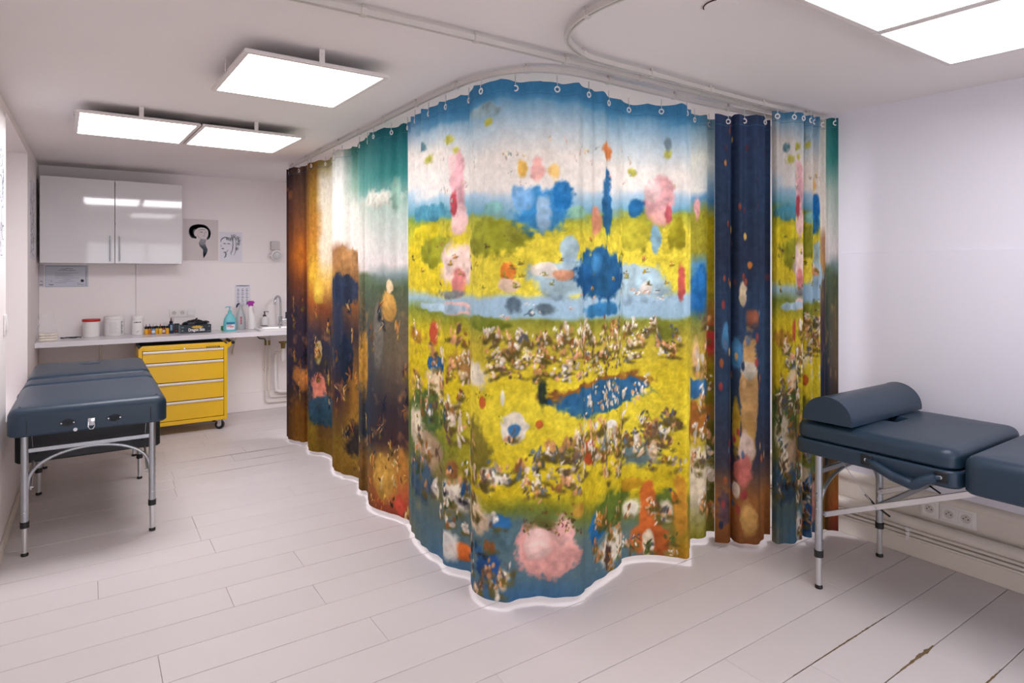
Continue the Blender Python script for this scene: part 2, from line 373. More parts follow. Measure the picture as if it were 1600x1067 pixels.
# ------------------------------------------------------------------ printed curtains (colours only: a loose painterly landscape)
COLS=[(0.041,[(2.32,(40,30,35)),(2.113,(60,40,45)),(1.567,(90,50,35)),(1.294,(60,45,50)),(0.694,(45,50,70)),(-0.015,(70,40,25))]),
(0.26,[(2.294,(85,65,60)),(1.934,(120,75,50)),(1.563,(190,100,35)),(1.351,(120,65,40)),(1.033,(60,50,65)),(0.503,(55,45,60)),(0.292,(120,75,25)),
(0.027,(130,85,25))]),(0.676,[(2.279,(130,95,40)),(2.054,(160,115,40)),(1.754,(190,120,40)),(1.405,(240,180,50)),(1.205,(170,90,40)),
(0.956,(60,55,70)),(0.357,(60,65,80)),(0.207,(140,110,30)),(0.007,(120,90,20))]),(0.762,[(2.3,(150,135,70)),(2.151,(225,215,190)),
(1.554,(245,225,190)),(1.355,(250,190,80)),(1.157,(130,70,40)),(0.858,(50,55,70)),(0.312,(90,60,40)),(-0.086,(130,100,20))]),
(1.325,[(2.256,(200,205,195)),(1.987,(235,230,220)),(1.675,(240,225,210)),(1.608,(150,95,60)),(1.429,(170,120,60)),(1.362,(45,55,75)),
(1.094,(50,55,75)),(0.826,(40,50,70)),(0.558,(70,45,45)),(0.2,(130,100,30)),(0.021,(120,85,20))]),(1.487,[(2.282,(60,120,110)),(2.02,(150,180,160)),
(1.888,(230,225,210)),(1.538,(235,225,215)),(1.451,(140,100,60)),(1.276,(150,90,40)),(1.013,(60,50,55)),(0.663,(150,100,40)),(0.225,(160,120,40)),
(-0.059,(110,80,30))]),(1.887,[(2.274,(45,120,120)),(2.012,(80,150,140)),(1.851,(190,200,185)),(1.609,(235,225,215)),(1.468,(220,210,205)),
(1.428,(90,110,80)),(1.206,(70,80,70)),(0.884,(50,60,75)),(0.4,(40,50,65)),(0.239,(120,85,40)),(-0.043,(90,60,30))]),(2.329,[(2.292,(30,100,110)),
(2.034,(50,130,125)),(1.85,(170,195,180)),(1.519,(230,220,215)),(1.446,(130,150,150)),(1.372,(80,95,70)),(1.152,(100,90,70)),(0.931,(110,95,75)),
(0.637,(60,50,55)),(0.453,(70,50,50)),(0.343,(170,120,50)),(0.122,(190,90,50)),(0.012,(120,50,40))]),(2.435,[(2.274,(30,100,110)),
(2.022,(50,130,125)),(1.842,(170,195,180)),(1.517,(230,220,215)),(1.445,(130,150,150)),(1.373,(80,95,70)),(1.157,(100,90,70)),(0.941,(110,95,75)),
(0.653,(60,50,55)),(0.472,(70,50,50)),(0.364,(170,120,50)),(0.148,(190,90,50)),(0.04,(120,50,40))]),(2.444,[(2.29,(70,130,170)),(2.236,(150,180,200)),
(2.128,(230,222,212)),(1.93,(235,228,220)),(1.895,(170,200,220)),(1.787,(90,150,170)),(1.751,(130,150,40)),(1.589,(215,190,30)),(1.373,(205,180,40)),
(1.319,(150,185,205)),(1.273,(120,135,50)),(1.158,(200,175,30)),(0.834,(190,160,25)),(0.654,(80,100,50)),(0.367,(90,100,60)),(0.151,(80,100,105)),
(-0.047,(150,120,60))]),(2.966,[(2.26,(60,125,170)),(2.217,(80,140,180)),(2.192,(150,185,205)),(2.082,(235,226,214)),(1.864,(238,230,222)),
(1.832,(160,195,215)),(1.748,(80,150,160)),(1.723,(165,160,45)),(1.598,(220,195,35)),(1.364,(215,190,40)),(1.333,(155,188,208)),(1.261,(120,130,45)),
(1.161,(200,175,30)),(0.88,(205,178,25)),(0.63,(110,118,40)),(0.442,(120,110,60)),(0.255,(90,105,100)),(0.005,(70,110,140))]),
(3.394,[(2.249,(55,120,165)),(2.213,(75,140,182)),(2.199,(110,160,192)),(2.097,(185,205,214)),(1.972,(240,230,218)),(1.847,(240,231,222)),
(1.814,(165,195,215)),(1.745,(105,160,185)),(1.722,(150,155,50)),(1.639,(222,200,55)),(1.376,(228,208,60)),(1.348,(160,192,214)),
(1.265,(150,186,208)),(1.245,(135,138,48)),(1.148,(185,165,50)),(0.996,(215,190,38)),(0.829,(226,204,48)),(0.482,(205,178,28)),(0.413,(112,122,42)),
(0.302,(92,116,118)),(0.108,(80,110,125)),(-0.003,(50,95,140))]),(3.569,[(2.272,(55,120,165)),(2.236,(75,140,182)),(2.223,(110,160,192)),
(2.122,(185,205,214)),(2.0,(240,230,218)),(1.824,(240,231,222)),(1.792,(165,195,215)),(1.705,(105,160,185)),(1.683,(150,155,50)),(1.602,(222,200,55)),
(1.377,(228,208,60)),(1.349,(160,192,214)),(1.268,(150,186,208)),(1.249,(135,138,48)),(1.154,(185,165,50)),(1.005,(215,190,38)),(0.842,(226,204,48)),
(0.503,(205,178,28)),(0.436,(112,122,42)),(0.327,(92,116,118)),(0.137,(80,110,125)),(0.029,(50,95,140))]),(3.743,[(2.271,(55,120,165)),
(2.235,(75,140,182)),(2.222,(110,160,192)),(2.12,(185,205,214)),(1.996,(240,230,218)),(1.816,(240,231,222)),(1.783,(165,195,215)),
(1.708,(105,160,185)),(1.686,(150,155,50)),(1.604,(222,200,55)),(1.376,(228,208,60)),(1.349,(160,192,214)),(1.266,(150,186,208)),(1.247,(135,138,48)),
(1.151,(185,165,50)),(1.0,(215,190,38)),(0.835,(226,204,48)),(0.492,(205,178,28)),(0.423,(112,122,42)),(0.313,(92,116,118)),(0.121,(80,110,125)),
(0.011,(50,95,140))]),(4.017,[(2.261,(55,120,165)),(2.223,(75,140,182)),(2.209,(110,160,192)),(2.102,(185,205,214)),(1.972,(240,230,218)),
(1.85,(240,231,222)),(1.815,(165,195,215)),(1.746,(105,160,185)),(1.723,(150,155,50)),(1.636,(222,200,55)),(1.374,(228,208,60)),(1.345,(160,192,214)),
(1.259,(150,186,208)),(1.238,(135,138,48)),(1.137,(185,165,50)),(0.979,(215,190,38)),(0.806,(226,204,48)),(0.445,(205,178,28)),(0.373,(112,122,42)),
(0.258,(92,116,118)),(0.056,(80,110,125)),(-0.059,(50,95,140))]),(4.404,[(2.291,(55,120,165)),(2.25,(75,140,182)),(2.234,(110,160,192)),
(2.117,(185,205,214)),(1.975,(240,230,218)),(1.89,(240,231,222)),(1.852,(165,195,215)),(1.789,(105,160,185)),(1.764,(150,155,50)),
(1.669,(222,200,55)),(1.37,(228,208,60)),(1.338,(160,192,214)),(1.243,(150,186,208)),(1.221,(135,138,48)),(1.111,(185,165,50)),(0.937,(215,190,38)),
(0.748,(226,204,48)),(0.353,(205,178,28)),(0.275,(112,122,42)),(0.148,(92,116,118)),(-0.073,(80,110,125)),(-0.199,(50,95,140))]),
(4.621,[(2.254,(55,120,165)),(2.214,(75,140,182)),(2.198,(110,160,192)),(2.083,(185,205,214)),(1.943,(240,230,218)),(1.878,(240,231,222)),
(1.84,(165,195,215)),(1.784,(105,160,185)),(1.759,(150,155,50)),(1.666,(222,200,55)),(1.37,(228,208,60)),(1.339,(160,192,214)),(1.246,(150,186,208)),
(1.224,(135,138,48)),(1.115,(185,165,50)),(0.944,(215,190,38)),(0.757,(226,204,48)),(0.368,(205,178,28)),(0.321,(115,120,40)),(0.034,(170,120,30))]),
(4.719,[(2.276,(55,120,165)),(2.235,(75,140,182)),(2.219,(110,160,192)),(2.101,(185,205,214)),(1.957,(240,230,218)),(1.89,(240,231,222)),
(1.851,(165,195,215)),(1.794,(105,160,185)),(1.768,(150,155,50)),(1.672,(222,200,55)),(1.369,(228,208,60)),(1.337,(160,192,214)),
(1.241,(150,186,208)),(1.219,(135,138,48)),(1.107,(185,165,50)),(0.931,(215,190,38)),(0.739,(226,204,48)),(0.34,(205,178,28)),(0.292,(115,120,40)),
(-0.002,(170,120,30))]),(4.921,[(2.281,(70,130,165)),(2.231,(120,160,180)),(2.08,(215,215,200)),(1.896,(220,215,205)),(1.862,(90,140,180)),
(1.778,(140,135,40)),(1.577,(150,140,40)),(1.51,(70,130,180)),(1.276,(30,90,150)),(1.209,(110,120,60)),(1.041,(190,160,60)),(0.539,(200,170,50)),
(0.438,(170,160,110)),(0.204,(190,180,140)),(0.036,(120,115,30))]),(5.094,[(2.306,(90,130,150)),(2.065,(200,205,195)),(1.858,(60,110,150)),
(1.755,(150,135,20)),(1.341,(140,120,20)),(1.099,(150,50,40)),(0.961,(130,110,20)),(0.478,(60,70,30)),(0.03,(90,85,30))])]
BLOBS=[(1.408,1.53,0.167,0.106,(165,115,65),0.25),(1.349,1.318,0.284,0.116,(40,52,75),0.25),(0.718,1.296,0.061,0.11,(255,205,70),0.6),
(0.292,1.563,0.059,0.211,(215,115,35),0.6),(2.262,1.26,0.074,0.104,(205,150,70),0.25),(2.272,1.372,0.035,0.052,(235,200,150),0.25),
(0.733,0.509,0.098,0.149,(215,120,95),0.25),(0.824,0.37,0.267,0.138,(45,80,100),0.25),(0.718,0.818,0.033,0.1,(220,190,120),0.25),
(1.401,0.832,0.081,0.203,(30,42,62),0.25),(1.821,0.876,0.158,0.246,(190,135,50),0.5),(2.17,1.069,0.055,0.226,(110,105,95),0.25),
(2.227,0.232,0.114,0.149,(200,150,60),0.4),(2.373,0.314,0.047,0.146,(185,120,50),0.4),(2.102,1.905,0.389,0.061,(225,222,205),0.5),
(2.329,1.924,0.065,0.103,(140,180,160),0.5),(2.357,0.091,0.057,0.059,(200,70,50),0.25),(1.531,0.277,0.167,0.174,(45,40,45),0.5),
(0.357,0.56,0.171,0.127,(210,130,60),0.5),(3.062,2.116,0.061,0.027,(190,185,70),0.6),(2.842,2.048,0.062,0.029,(190,185,70),0.6),
(3.452,2.136,0.031,0.025,(190,185,70),0.6),(4.353,1.976,0.032,0.028,(190,185,70),0.6),(4.545,2.071,0.027,0.028,(190,185,70),0.6),
(3.107,2.059,0.033,0.027,(190,185,70),0.6),(4.545,2.118,0.021,0.05,(120,140,150),0.5),(2.779,2.114,0.044,0.033,(90,130,140),0.5),
(3.394,2.188,0.146,0.039,(150,175,180),0.5),(2.842,1.771,0.266,0.045,(70,140,165),0.3),(3.484,1.752,0.056,0.038,(120,175,170),0.3),
(3.874,1.738,0.074,0.033,(130,180,150),0.3),(3.452,1.625,0.223,0.093,(135,138,38),0.25),(3.585,1.657,0.076,0.044,(150,150,50),0.25),
(2.921,1.575,0.175,0.101,(140,142,35),0.25),(4.437,1.711,0.111,0.057,(150,150,45),0.25),(2.779,1.672,0.241,0.046,(205,185,30),0.3),
(4.353,1.656,0.115,0.094,(175,165,45),0.25),(4.591,1.661,0.055,0.094,(150,140,30),0.25),(3.118,1.892,0.053,0.181,(235,170,175),0.3),
(3.129,1.711,0.07,0.078,(240,190,190),0.3),(3.122,1.501,0.184,0.12,(240,205,200),0.3),(3.092,1.804,0.023,0.073,(180,60,70),0.4),
(3.125,1.411,0.057,0.084,(215,120,115),0.35),(3.122,1.291,0.184,0.036,(230,180,175),0.3),(3.081,2.002,0.031,0.073,(240,200,195),0.5),
(3.702,1.756,0.149,0.116,(45,125,190),0.3),(3.616,1.795,0.065,0.071,(110,165,215),0.3),(3.798,1.81,0.051,0.082,(30,110,180),0.3),
(3.715,1.736,0.039,0.094,(160,195,225),0.4),(3.688,1.921,0.039,0.072,(240,170,160),0.4),(3.616,1.931,0.03,0.049,(225,170,70),0.4),
(3.759,1.92,0.033,0.049,(235,185,100),0.4),(4.508,1.82,0.08,0.145,(236,165,165),0.3),(4.468,1.884,0.05,0.063,(240,200,195),0.35),
(4.548,1.762,0.024,0.069,(190,80,90),0.4),(4.37,1.788,0.049,0.05,(30,100,160),0.4),(4.116,1.796,0.05,0.178,(30,95,150),0.25),
(4.116,2.047,0.05,0.053,(225,120,60),0.4),(4.017,1.7,0.045,0.098,(225,140,110),0.4),(3.826,1.571,0.048,0.066,(160,192,214),0.25),
(3.841,1.439,0.196,0.094,(160,192,214),0.2),(4.353,1.411,0.22,0.107,(160,192,214),0.2),(4.484,1.631,0.031,0.088,(120,165,195),0.3),
(4.067,1.464,0.213,0.134,(20,80,140),0.18),(4.017,1.512,0.05,0.058,(60,130,190),0.4),(4.067,1.294,0.175,0.041,(40,110,165),0.3),
(3.721,1.48,0.061,0.041,(240,226,212),0.2),(3.798,1.461,0.051,0.027,(225,150,110),0.35),(3.552,1.471,0.038,0.049,(225,115,45),0.2),
(3.557,1.412,0.058,0.032,(240,205,185),0.3),(3.579,1.325,0.042,0.043,(85,105,120),0.5),(3.729,1.302,0.061,0.027,(95,115,125),0.5),
(4.43,1.385,0.039,0.038,(225,215,200),0.4),(4.615,1.411,0.024,0.1,(210,80,80),0.4),(2.966,1.286,0.244,0.028,(160,190,208),0.3),
(3.062,1.359,0.156,0.027,(120,125,125),0.5),(3.394,1.245,0.178,0.039,(110,120,35),0.3),(4.514,1.174,0.08,0.069,(110,115,40),0.3),
(2.911,0.999,0.104,0.044,(30,80,140),0.2),(2.911,0.904,0.104,0.082,(225,200,165),0.4),(2.9,1.157,0.038,0.07,(190,70,50),0.4),
(2.679,1.124,0.146,0.047,(170,120,40),0.3),(3.19,1.024,0.144,0.089,(150,105,60),0.4),(3.338,1.002,0.131,0.068,(235,222,205),0.4),
(4.11,0.909,0.405,0.077,(130,80,40),0.15),(4.11,0.879,0.376,0.083,(35,95,145),0.15),(3.579,0.781,0.065,0.071,(242,232,222),0.12),
(3.579,0.776,0.033,0.033,(45,105,165),0.3),(3.424,0.889,0.028,0.033,(190,85,40),0.3),(3.696,0.792,0.019,0.022,(195,90,40),0.3),
(3.527,0.92,0.011,0.043,(240,235,225),0.4),(3.71,0.93,0.022,0.083,(35,50,45),0.5),(2.779,0.722,0.241,0.164,(70,92,48),0.3),
(2.842,0.541,0.169,0.129,(170,140,110),0.4),(2.732,0.382,0.206,0.133,(60,85,110),0.4),(3.107,0.386,0.124,0.09,(225,215,195),0.35),
(3.081,0.502,0.048,0.061,(140,90,50),0.4),(3.36,0.682,0.132,0.14,(120,110,40),0.3),(3.484,0.569,0.084,0.043,(238,230,218),0.35),
(2.679,0.636,0.129,0.135,(225,205,175),0.4),(3.484,0.325,0.19,0.092,(80,110,120),0.3),(3.513,0.37,0.059,0.038,(40,100,160),0.25),
(3.36,0.374,0.124,0.095,(225,195,160),0.4),(3.729,0.244,0.165,0.143,(222,150,140),0.15),(3.688,0.269,0.073,0.083,(236,192,182),0.3),
(3.798,0.314,0.063,0.082,(235,175,165),0.3),(3.715,0.361,0.084,0.039,(90,95,40),0.6),(3.151,0.122,0.106,0.048,(210,95,35),0.25),
(3.459,0.169,0.072,0.093,(35,75,135),0.25),(3.062,0.134,0.077,0.091,(225,220,210),0.4),(2.966,0.005,0.076,0.05,(70,110,150),0.4),
(3.527,0.127,0.028,0.06,(225,190,150),0.4),(4.026,0.284,0.072,0.075,(30,100,165),0.2),(4.179,0.328,0.194,0.09,(85,105,38),0.3),
(4.167,0.136,0.144,0.102,(235,222,200),0.35),(4.121,0.107,0.045,0.065,(70,50,40),0.4),(3.874,0.401,0.045,0.039,(190,140,50),0.4),
(4.443,0.241,0.051,0.196,(200,92,38),0.2),(4.443,0.115,0.117,0.095,(198,92,38),0.25),(4.443,0.083,0.032,0.082,(236,222,190),0.3),
(4.545,0.311,0.067,0.082,(90,110,45),0.35),(4.536,0.262,0.037,0.069,(225,212,190),0.4),(4.603,0.287,0.043,0.187,(205,140,45),0.3),
(4.353,0.279,0.074,0.057,(230,220,200),0.35),(4.353,0.399,0.074,0.038,(190,140,30),0.3),(3.966,0.643,0.071,0.063,(185,60,35),0.25),
(4.15,0.739,0.052,0.024,(245,240,235),0.2),(4.404,0.559,0.128,0.082,(90,115,125),0.35),(4.468,0.589,0.037,0.095,(230,190,150),0.4),
(4.921,0.371,0.199,0.167,(228,212,180),0.3),(4.915,0.84,0.154,0.067,(40,95,155),0.35),(4.921,0.673,0.199,0.114,(160,95,40),0.35),
(4.908,1.024,0.031,0.101,(225,180,130),0.4),(4.915,1.812,0.038,0.074,(225,150,150),0.4),(4.939,1.376,0.082,0.134,(30,95,160),0.3),
(5.067,1.099,0.067,0.09,(185,50,45),0.3)]
DABS=[(3.416,4.615,1.092,1.223,110,[(236,205,165),(240,226,205),(200,140,85),(150,95,50),(110,85,65),(235,215,195),(230,160,110),
(95,95,100)],0.016,0.031),(3.452,4.591,1.0,1.106,60,[(236,205,165),(240,226,205),(200,140,85),(150,95,50),(110,85,65),(235,215,195),(230,160,110),
(95,95,100)],0.041,0.022),(3.857,4.437,0.826,0.927,26,[(240,215,180),(236,225,205),(210,150,90)],0.02,0.033),
(3.569,4.591,0.618,0.763,70,[(236,205,165),(240,226,205),(200,140,85),(150,95,50),(110,85,65),(235,215,195),(230,160,110),(95,95,100)],0.02,0.037),
(3.394,4.591,0.486,0.666,80,[(236,205,165),(240,226,205),(200,140,85),(150,95,50),(110,85,65),(235,215,195),(230,160,110),(95,95,100),(110,125,135),
(170,150,130)],0.021,0.033),(2.612,3.19,0.755,1.192,40,[(236,205,165),(240,226,205),(200,140,85),(150,95,50),(110,85,65),(235,215,195),(230,160,110),
(95,95,100)],0.047,0.037),(2.612,3.36,0.277,0.767,46,[(236,205,165),(240,226,205),(200,140,85),(150,95,50),(110,85,65),(235,215,195),(230,160,110),
(95,95,100),(50,90,130),(70,90,50)],0.05,0.049),(2.966,3.569,0.052,0.413,30,[(236,205,165),(240,226,205),(200,140,85),(150,95,50),(110,85,65),
(235,215,195),(230,160,110),(95,95,100),(50,90,130),(40,80,120)],0.035,0.039),(4.017,4.621,0.047,0.338,40,[(236,205,165),(240,226,205),(200,140,85),
(150,95,50),(110,85,65),(235,215,195),(230,160,110),(95,95,100),(80,100,45),(205,120,40)],0.017,0.038),(4.888,5.088,0.069,1.242,36,[(236,205,165),
(240,226,205),(200,140,85),(150,95,50),(110,85,65),(235,215,195),(230,160,110),(95,95,100)],0.031,0.047),(0.173,2.461,0.264,1.231,120,[(205,125,50),
(150,80,35),(45,55,80),(220,170,90),(95,50,35),(35,40,60)],0.011,0.053),(1.531,2.461,0.027,0.437,40,[(215,165,70),(190,110,45),(80,50,35),
(225,190,120)],0.016,0.049),(2.612,4.621,1.371,1.659,46,[(120,125,35),(190,150,40),(90,80,45),(225,140,80),(150,150,60)],0.01,0.011),
(2.679,4.621,0.45,1.165,60,[(150,140,30),(120,115,35),(60,60,40),(235,225,90)],0.01,0.014),(3.513,4.591,1.264,1.383,20,[(240,230,215),(90,110,125),
(210,150,120)],0.031,0.011),(2.966,4.591,1.81,2.07,36,[(210,190,170),(230,200,150),(170,180,170),(225,180,170)],0.01,0.016),
(3.631,3.874,0.313,0.423,26,[(90,80,40),(150,120,40),(120,50,50)],0.01,0.014)]
HEM=[(1.399, 5.489), (1.384, 5.35), (1.409, 5.285), (1.453, 5.183), (1.484, 5.162), (1.428, 4.932), (1.462, 4.845), (1.502, 4.797), (1.517, 4.645), (1.435, 4.366), (1.456, 4.198), (1.508, 4.066), (1.434, 3.845), (1.462, 3.783), (1.391, 3.567), (1.415, 3.429), (1.454, 3.333), (1.481, 3.202), (1.428, 3.031), (1.405, 2.833), (1.42, 2.695), (1.399, 2.636), (1.43, 2.554), (1.464, 2.493), (1.409, 2.394), (1.387, 2.308), (1.412, 2.228), (1.457, 2.178), (1.517, 2.169), (1.583, 2.149), (1.635, 2.107), (1.701, 2.062), (1.777, 2.055), (1.824, 2.083), (1.953, 2.115), (2.1, 2.159), (2.151, 2.197), (2.258, 2.165), (2.329, 2.109), (2.373, 2.054), (2.406, 2.015), (2.475, 2.061), (2.597, 2.158), (2.635, 2.132), (2.673, 2.125), (2.741, 2.167), (2.782, 2.149)]
HEM2=[(2.672, 2.06), (2.696, 2.035), (2.72, 2.009), (2.784, 2.049), (2.765, 2.015), (2.769, 1.976), (2.794, 1.945), (2.83, 1.925), (2.879, 1.929), (2.961, 1.968), (2.993, 1.956)]
HEM3=[(2.93, 1.903), (2.924, 1.87), (2.939, 1.851), (2.984, 1.83), (3.048, 1.823), (3.123, 1.857), (3.12, 1.83), (3.147, 1.821), (3.205, 1.851), (3.222, 1.829), (3.245, 1.814), (3.3, 1.837), (3.304, 1.804), (3.335, 1.772)]

def srgb2lin(a):
    a = a/255.; return np.where(a <= .04045, a/12.92, ((a+.055)/1.055)**2.4)
def vnoise(x, y, seed, oct=3):
    out = np.zeros_like(x); amp = 1.; tot = 0.
    for o_ in range(oct):
        r = np.random.RandomState(seed+o_).rand(64, 64); fx = x*2**o_; fy = y*2**o_
        ix = np.floor(fx).astype(int); iy = np.floor(fy).astype(int); tx = fx-ix; ty = fy-iy; tx = tx*tx*(3-2*tx); ty = ty*ty*(3-2*ty)
        g = lambda a, b: r[a % 64, b % 64]
        out += amp*((g(ix, iy)*(1-tx)+g(ix+1, iy)*tx)*(1-ty)+(g(ix, iy+1)*(1-tx)+g(ix+1, iy+1)*tx)*ty); tot += amp; amp *= .5
    return out/tot*2-1
def print_main(Uu, Zz, seed=3):
    """cloth colour at arc length U and height Z (both 2-D arrays, metres)"""
    zs = np.linspace(-.05, 2.45, 500); uk = np.array([c[0] for c in COLS]); prof = []
    for u0, st in COLS:
        st = sorted(st); z = [a[0] for a in st]; c = np.array([a[1] for a in st], float)
        prof.append(np.stack([np.interp(zs, z, c[:, i]) for i in range(3)], 1))
    prof = np.array(prof)
    n1 = vnoise(Uu*5, Zz*5, seed); n2 = vnoise(Uu*5+9, Zz*5+4, seed+7); n3 = vnoise(Uu*38, Zz*38, seed+20)
    n4 = vnoise(Uu*14+3, Zz*14, seed+33)
    edge = 2.44
    uu = Uu+np.where(np.abs(Uu-edge) > .12, n1*.05, 0); zz = Zz+n2*.018+n4*.010
    i = np.clip(np.searchsorted(uk, uu)-1, 0, len(uk)-2); t = np.clip((uu-uk[i])/(uk[i+1]-uk[i]), 0, 1); t = t*t*(3-2*t)
    fz = np.clip((zz+.05)/2.5*499, 0, 498.99); iz = fz.astype(int); tz = (fz-iz)[..., None]
    A = prof[i, iz]*(1-tz)+prof[i, iz+1]*tz; Bc = prof[i+1, iz]*(1-tz)+prof[i+1, iz+1]*tz
    col = A*(1-t[..., None])+Bc*t[..., None]
    col *= np.where(Uu < edge, .97, 1.)[..., None]
    # leafy mottling where the ground is green or yellow
    green = np.clip((np.minimum(col[..., 0], col[..., 1])-col[..., 2])/90, 0, 1)
    col *= (1+green*(n3*.10+n4*.06))[..., None]
    dark = np.clip((130-col.max(-1))/90, 0, 1)
    col += (dark*np.clip(n4*1.6-.35, 0, 1))[..., None]*np.array([110, 62, 14])
    n5 = vnoise(Uu*60, Zz*14, seed+55); n6 = vnoise(Uu*90, Zz*90, seed+66)
    col *= (1+n3*.045+n5*.035+n6*.04*(1+green*1.5))[..., None]
    return col, (n1, n2, n3, n4)
def blobs(col, Uu, Zz, nz, lst, seed=5):
    """soft brushed patches: ragged, mottled, mixed towards a lighter and a darker tone"""
    n1, n2, n3, n4 = nz; us = Uu[:, 0]; vs = Zz[0]
    for (u, z, ru, rz, c, e, *rot) in lst:
        th = rot[0] if rot else 0.; R = max(ru, rz)*1.6 if th else None
        wu, wz = (R, R) if th else (ru*1.6, rz*1.6)
        i0, i1 = np.searchsorted(us, (u-wu, u+wu)); j0, j1 = np.searchsorted(vs, (z-wz, z+wz))
        if i1 <= i0 or j1 <= j0: continue
        S = (slice(i0, i1), slice(j0, j1)); a = Uu[S]-u; b = Zz[S]-z
        if th: a, b = a*math.cos(th)+b*math.sin(th), -a*math.sin(th)+b*math.cos(th)
        a = a/ru; b = b/rz; big = min(1., ru/.05)
        r = np.sqrt(a*a+b*b)+n4[S]*(.12+e*.5)*big+n3[S]*(.10+e*.45)
        w = np.clip((1.0-r)/max(.12, e*.9), 0, 1)*.93
        tone = 1+n4[S]*.22*big+n3[S]*.16+.07*b
        col[S] = col[S]*(1-w[..., None])+np.clip(np.array(c, float)*tone[..., None], 0, 255)*w[..., None]
def dabs(lst, seed):
    """brush strokes gathered in small clumps, each clump in two related colours over a soft dark base"""
    r = random.Random(seed); out = []
    for (u0, u1, z0, z1, n, pal, su, sz) in lst:
        su = min(su, .024); lone = su < .006 or len(pal) < 5
        for _ in range(max(3, int(n*(.9 if lone else .85)))):
            u = r.uniform(u0, u1); z = r.uniform(z0, z1); c1 = pal[r.randrange(len(pal))]; c2 = pal[r.randrange(len(pal))]; k = r.uniform(.7, 1.3)
            if not lone: out.append((u+su*.4, z-sz*.7, su*2.0*k, sz*.55, (105, 92, 40) if c1[0] > 60 else (40, 40, 48), .9, r.gauss(0, .2)))
            for q_ in range(3 if lone else 6):
                c = c1 if q_ % 3 else c2; j_ = r.uniform(.82, 1.08)
                out.append((u+r.gauss(0, su*.75), z+r.gauss(0, sz*.5), su*k*r.uniform(.28, .62), sz*k*r.uniform(.3, .75), tuple(v*j_ for v in c), .6, r.gauss(0, .45)))
            if c1[0] > 150: out.append((u-su*.2, z+sz*.35, su*k*.3, sz*k*.3, tuple(min(255, v*1.2) for v in c1), .6, r.gauss(0, .5)))
    return out
m_cloth = bpy.data.materials.new('printed_curtain_cloth'); m_cloth.use_nodes = True
nt = m_cloth.node_tree; pb = nt.nodes['Principled BSDF']; at = nt.nodes.new('ShaderNodeAttribute'); at.attribute_name = 'print'
wv = nt.nodes.new('ShaderNodeTexNoise'); wv.inputs['Scale'].default_value = 260; tcn = nt.nodes.new('ShaderNodeTexCoord'); nt.links.new(tcn.outputs['Object'], wv.inputs['Vector'])
hsv = nt.nodes.new('ShaderNodeHueSaturation'); mr = nt.nodes.new('ShaderNodeMapRange'); mr.inputs[3].default_value = .93; mr.inputs[4].default_value = 1.07
nt.links.new(wv.outputs['Fac'], mr.inputs[0]); nt.links.new(mr.outputs[0], hsv.inputs['Value']); nt.links.new(at.outputs['Color'], hsv.inputs['Color'])
nt.links.new(hsv.outputs[0], pb.inputs['Base Color']); pb.inputs['Roughness'].default_value = .75; pb.inputs['Specular IOR Level'].default_value = .25
tr = nt.nodes.new('ShaderNodeBsdfTranslucent'); ms = nt.nodes.new('ShaderNodeMixShader'); ms.inputs[0].default_value = .42
nt.links.new(hsv.outputs[0], tr.inputs['Color']); nt.links.new(pb.outputs[0], ms.inputs[1]); nt.links.new(tr.outputs[0], ms.inputs[2])
nt.links.new(ms.outputs[0], [n_ for n_ in nt.nodes if n_.type == 'OUTPUT_MATERIAL'][0].inputs['Surface'])
m_band = mat('curtain_heading_tape', (62, 112, 150), .8, var=.12, scale=40)
